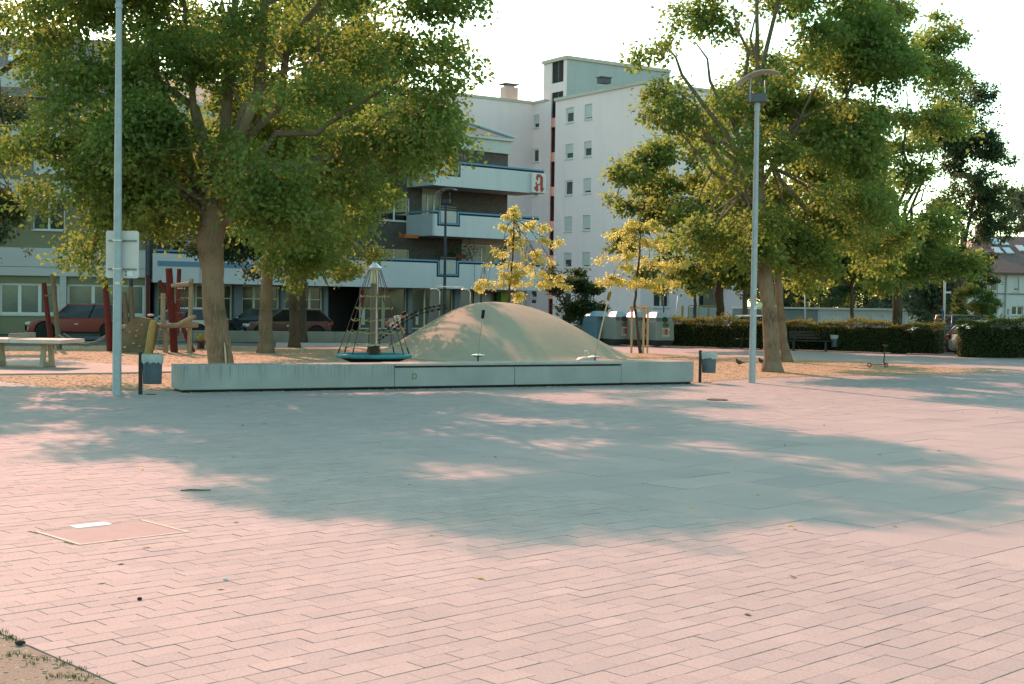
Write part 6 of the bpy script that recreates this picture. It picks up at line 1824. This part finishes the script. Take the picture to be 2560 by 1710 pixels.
container('right grey recycling container with green oval label beside the hedge', atx(1641, Yc - .2), ca, CG, CBL, M('oval_green', (.04, .12, .05), .6, .1, 9))
container('blue paper container behind the grey ones', atx(1496, Yc + 1.9), ca, CB, CBL, None)

# ---- cars
def car(name, label, loc, rz, L, Wd, H, paint, kind='hatch', plate=True, group='parked cars', cat='car'):
    """x forward. kind: hatch, suv, van"""
    t = empty(name, loc, rz, label, cat, group)
    PM = paint
    GLc = GLASS_D
    hb_ = H * (.62 if kind != 'van' else .55)     # belt height
    wr = .33 if kind != 'suv' else .37
    zb = .22 if kind != 'suv' else .27
    f = L / 2
    if kind == 'van': prof = [(f, zb + .1), (f, .62), (f - .12, .86), (f - .5, hb_), (-f, hb_), (-f, zb + .1), (-f + .1, zb), (f - .12, zb)]
    else: prof = [(f, zb + .12), (f - .01, .62), (f - .10, .74), (f - .35, .84), (f - L * .26, hb_ - .03), (-f + .25, hb_), (-f + .06, hb_ - .04), (-f, .72), (-f + .02, zb + .1), (-f + .14, zb), (f - .14, zb)]
    cx = sum(p[0] for p in prof) / len(prof); cz = sum(p[1] for p in prof) / len(prof)
    ys = [(-1, .90), (-.985, .955), (-.92, .99), (0, 1.0), (.92, .99), (.985, .955), (1, .90)]
    n = len(prof); m = MB(); vs = []; fs = []
    for yf, k in ys:
        for x, z in prof:
            bow = 1 - .05 * yf * yf * (abs(x) / f) ** 3
            vs.append((cx + (x - cx) * (k * .5 + .5) * bow, yf * Wd / 2 * (1 - .07 * (abs(x) / f) ** 4), cz + (z - cz) * (k * .35 + .65)))
    for j in range(len(ys) - 1):
        for i in range(n):
            a, b = j * n + i, j * n + (i + 1) % n; fs.append((a, b, b + n, a + n))
    fs += [tuple(reversed(range(n))), tuple(range((len(ys) - 1) * n, len(ys) * n))]
    fs = [tuple(reversed(q)) for q in fs]
    m.add(vs, fs).build('body', PM, t, auto=28)
    # cabin
    if kind == 'van': xb = (f - .45, -f + .03); xt = (f - 1.05, -f + .12)
    elif kind == 'suv': xb = (f - L * .26, -f + .12); xt = (f - L * .41, -f + .55)
    else: xb = (f - L * .25, -f + .10); xt = (f - L * .43, -f + .62)
    yb_, yt_ = Wd / 2 * .93, Wd / 2 * .72
    zr_ = H - .05
    c8 = [Vector(q) for q in ((xb[1], -yb_, hb_ - .02), (xb[0], -yb_ * .94, hb_ - .05), (xb[0], yb_ * .94, hb_ - .05), (xb[1], yb_, hb_ - .02), (xt[1], -yt_, zr_), (xt[0], -yt_, zr_ - .01), (xt[0], yt_, zr_ - .01), (xt[1], yt_, zr_))]
    MB().hexa(c8).build('windows', GLc, t)
    # roof skin and pillars
    m = MB(); vs = []; fs = []; nx, ny = 7, 5
    for i in range(nx):
        for j in range(ny):
            x = xt[1] - .04 + (xt[0] - xt[1] + .08) * i / (nx - 1); y = (-1 + 2 * j / (ny - 1)); 
            vs.append((x, y * (yt_ + .015), zr_ + .05 * (1 - abs(y) ** 3 * .8) * (1 - .35 * abs(2 * i / (nx - 1) - 1) ** 3)))
    k = len(vs); vs += [(x, y, z - .045) for x, y, z in vs]
    for i in range(nx - 1):
        for j in range(ny - 1):
            a = i * ny + j; fs += [(a, a + ny, a + ny + 1, a + 1), (k + a, k + a + 1, k + a + ny + 1, k + a + ny)]
    for i in range(nx - 1):
        a = i * ny; b = i * ny + ny - 1; fs += [(a, k + a, k + a + ny, a + ny), (b, b + ny, k + b + ny, k + b)]
    for j in range(ny - 1): a = j; b = (nx - 1) * ny + j; fs += [(a, a + 1, k + a + 1, k + a), (b, k + b, k + b + 1, b + 1)]
    m.add(vs, fs).build('roof', PM, t, auto=30)
    for s in (-1, 1):
        for (p, q, r_) in ((c8[1 if s < 0 else 2], c8[5 if s < 0 else 6], .035), (c8[0 if s < 0 else 3], c8[4 if s < 0 else 7], .05)):
            MB().tube([p, q], r_, 6).build('pillar', PM, t, smooth=True)
        xm = (xb[0] + xb[1]) / 2 + .05; xm2 = (xt[0] + xt[1]) / 2
        MB().tube([(xm, s * yb_, hb_ - .03), (xm2 - .1, s * yt_, zr_)], .03, 6).build('pillar', M('pillar_black', (.015, .015, .015), .4, .1, 5), t)
        MB().cbox((xb[0] - .18, s * (Wd / 2 + .07), hb_ + .02), (.14, .2, .12), .03).build('mirror', PM, t)
        MB().box((.05, s * (Wd / 2 + .001), .70 if kind != 'van' else .9), (.16, .02, .03)).build('door_handle', STEEL, t)
        MB().box((0, s * (Wd / 2 - .006), zb + .05), (L * .56, .03, .12)).build('sill', M('car_plastic', (.02, .02, .02), .7, .1, 5), t)
        for x in (f - L * .19, -f + L * .19):
            rx = Matrix.Rotation(math.pi / 2, 3, 'X')
            MB().lathe([(.001, 0), (wr + .07, 0), (wr + .07, .012), (.001, .012)], (x, s * (Wd / 2 - .004) + (.006), wr + .02), 22, rx).build('wheel_arch', M('arch_black', (.01, .01, .01), .9, .1, 5), t)
            w_ = MB().lathe([(wr * .62, -.10), (wr - .02, -.10), (wr, -.06), (wr, .06), (wr - .02, .10), (wr * .62, .10)], (x, s * (Wd / 2 - .06), wr), 22, rx).build('tyre', TY, t, auto=40)
            MB().lathe([(.001, -.06), (wr * .63, -.08), (wr * .63, .08), (.001, .06)], (x, s * (Wd / 2 - .055), wr), 10, rx).build('rim', M('rim_grey', (.22, .22, .22), .35, .1, 5, metal=.6), w_)
        MB().cbox((f - .14, s * Wd * .36, .70 if kind != 'van' else .8), (.22, Wd * .2, .13), .03).build('headlight', M('lamp_glass', (.55, .6, .62), .1, .05, 5), t)
        MB().cbox((-f + .10, s * Wd * .385, .82 if kind != 'van' else 1.0), (.2, Wd * .17, .20), .03).build('taillight', M('tail_red', (.30, .015, .02), .2, .1, 5), t)
    MB().cbox((f - .015, 0, .52), (.06, Wd * .62, .22), .02).build('grille', M('grille_black', (.012, .012, .012), .5, .1, 5), t)
    if plate:
        MB().box((f + .03, 0, .42), (.02, .5, .11)).build('number_plate', M('plate_white', (.55, .56, .56), .5, .03, 5), t)
    return t
def paint(name, c, metal=.0):
    m, nt, b = new_mat(name); b.inputs['Base Color'].default_value = c + (1,); b.inputs['Roughness'].default_value = .35; b.inputs['Metallic'].default_value = metal
    b.inputs['Coat Weight'].default_value = .5; b.inputs['Coat Roughness'].default_value = .1
    return m
car('suv', 'red off roader with dark windows parked at the left behind the rope bridge', atx(195, 60.3), R(196), 4.35, 1.85, 1.60, paint('red_paint', (.20, .006, .008)), 'suv')
car('hatchback', 'white small car behind the pale post and climbing frame', atx(455, 62.5), R(168), 4.0, 1.72, 1.48, paint('white_paint', (.50, .50, .50)))
car('hatchback', 'plum purple hatchback behind the slim dark trunk', atx(718, 62.8), R(196), 4.0, 1.72, 1.50, paint('plum_paint', (.055, .014, .022), .3))
car('hatchback', 'black car half hidden behind the scarred trunk', atx(648, 66.5), R(172), 4.3, 1.75, 1.46, paint('black_paint', (.012, .012, .013)))
car('hatchback', 'white car whose roof shows over the hedge', atx(1860, 68), R(182), 4.3, 1.75, 1.44, MATS['white_paint'])
car('hatchback', 'pale blue car left of the recycling containers', atx(1486, 68), R(185), 4.0, 1.7, 1.42, paint('ice_blue_paint', (.28, .36, .40)))
car('van', 'dark camper van in the gap between the hedges', atx(2398, 70, -.35), R(264), 4.9, 1.9, 1.95, paint('petrol_paint', (.045, .06, .065)), 'van', cat='van')
car('hatchback', 'grey car at the end of the long hedge', atx(2306, 61.5, -.3), R(180), 4.2, 1.75, 1.45, paint('slate_paint', (.05, .052, .06), .3))
car('hatchback', 'silver car with red tail lamp poking out of the right hedge', atx(2496, 58.2, -.12), R(8), 4.0, 1.75, 1.55, paint('silver_paint', (.42, .40, .38), .4))

# ---- bicycle
pbk = atx(575, 64)
bk_ = empty('bicycle', pbk, R(10), 'dark bicycle leaning at the shop front right of the thick trunk', 'bicycle')
for x in (-.52, .52):
    w_ = MB().torus((0, 0, 0), .33, .02, 28, 6).build('wheel', TY, bk_); w_.matrix_local = Matrix.Translation((x, 0, .34)) @ Matrix.Rotation(math.pi / 2, 4, 'X')
    sp2 = MB()
    for k in range(8): a_ = k * math.pi / 4; sp2.tube([(0, 0, 0), (.32 * math.cos(a_), .32 * math.sin(a_), 0)], .004, 4)
    tag(sp2.build('spokes', STEEL, w_), kind='stuff')
FRB = M('bike_frame', (.03, .035, .05), .4, .1, 5)
for p, q in (((-.52, 0, .34), (-.12, 0, .32)), ((-.12, 0, .32), (-.2, 0, .82)), ((-.52, 0, .34), (-.18, 0, .70)), ((-.18, 0, .72), (.36, 0, .78)), ((-.12, 0, .32), (.36, 0, .70)), ((.34, 0, .95), (.52, 0, .34))):
    MB().tube([p, q], .017, 6).build('frame_tube', FRB, bk_)
MB().cbox((-.22, 0, .87), (.26, .15, .06), .02).build('saddle', TY, bk_)
MB().tube([(.28, -.28, 1.0), (.36, -.12, 1.02), (.34, 0, .98), (.36, .12, 1.02), (.28, .28, 1.0)], .014, 6).build('handlebar', STEEL, bk_)
# ---- posts
def pole(name, label, px, Y, y_top, r, mat, z=0, lean=0):
    p = atx(px, Y, z); tp = at(px + lean, y_top, Y)
    t = empty(name, p, 0, label, 'pole')
    MB().tube([(0, 0, -.05), tp - p], r, 8).build('pole', mat, t, smooth=True)
    return t
WP = M('pale_pole', (.55, .53, .52), .5, .05, 5)
sp3 = pole('sign_pole', 'slim white pole with small street name plate at the hedge gap', 2358, 64, 625, .055, WP, 0, 6)
pp = at(2371, 731, 64) - sp3.location; MB().box((pp.x, pp.y, pp.z), (.26, .02, .09)).build('name_plate', WP, sp3)
pp = at(2359, 790, 64) - sp3.location; MB().tube([(pp.x, pp.y, pp.z - .2), (pp.x, pp.y, pp.z + .25)], .062, 8).build('blue_band', M('blue_band', (.03, .12, .25), .6, .1, 5), sp3)
pole('thin_post', 'thin grey post standing behind the hedge before the grey garage', 2013, 70, 731, .04, GALV)
pole('thin_post', 'thin dark post right of the ground floor window of the tall block', 1659, 72, 740, .035, GALV_D)
pole('leaning_post', 'pale post leaning right behind the hedge near the containers', 1684, 70, 740, .05, WP, 0, 12)
pole('thin_post', 'grey pole rising behind the brown climbing posts at the sign', 328, 58, 640, .09, GALV_D)
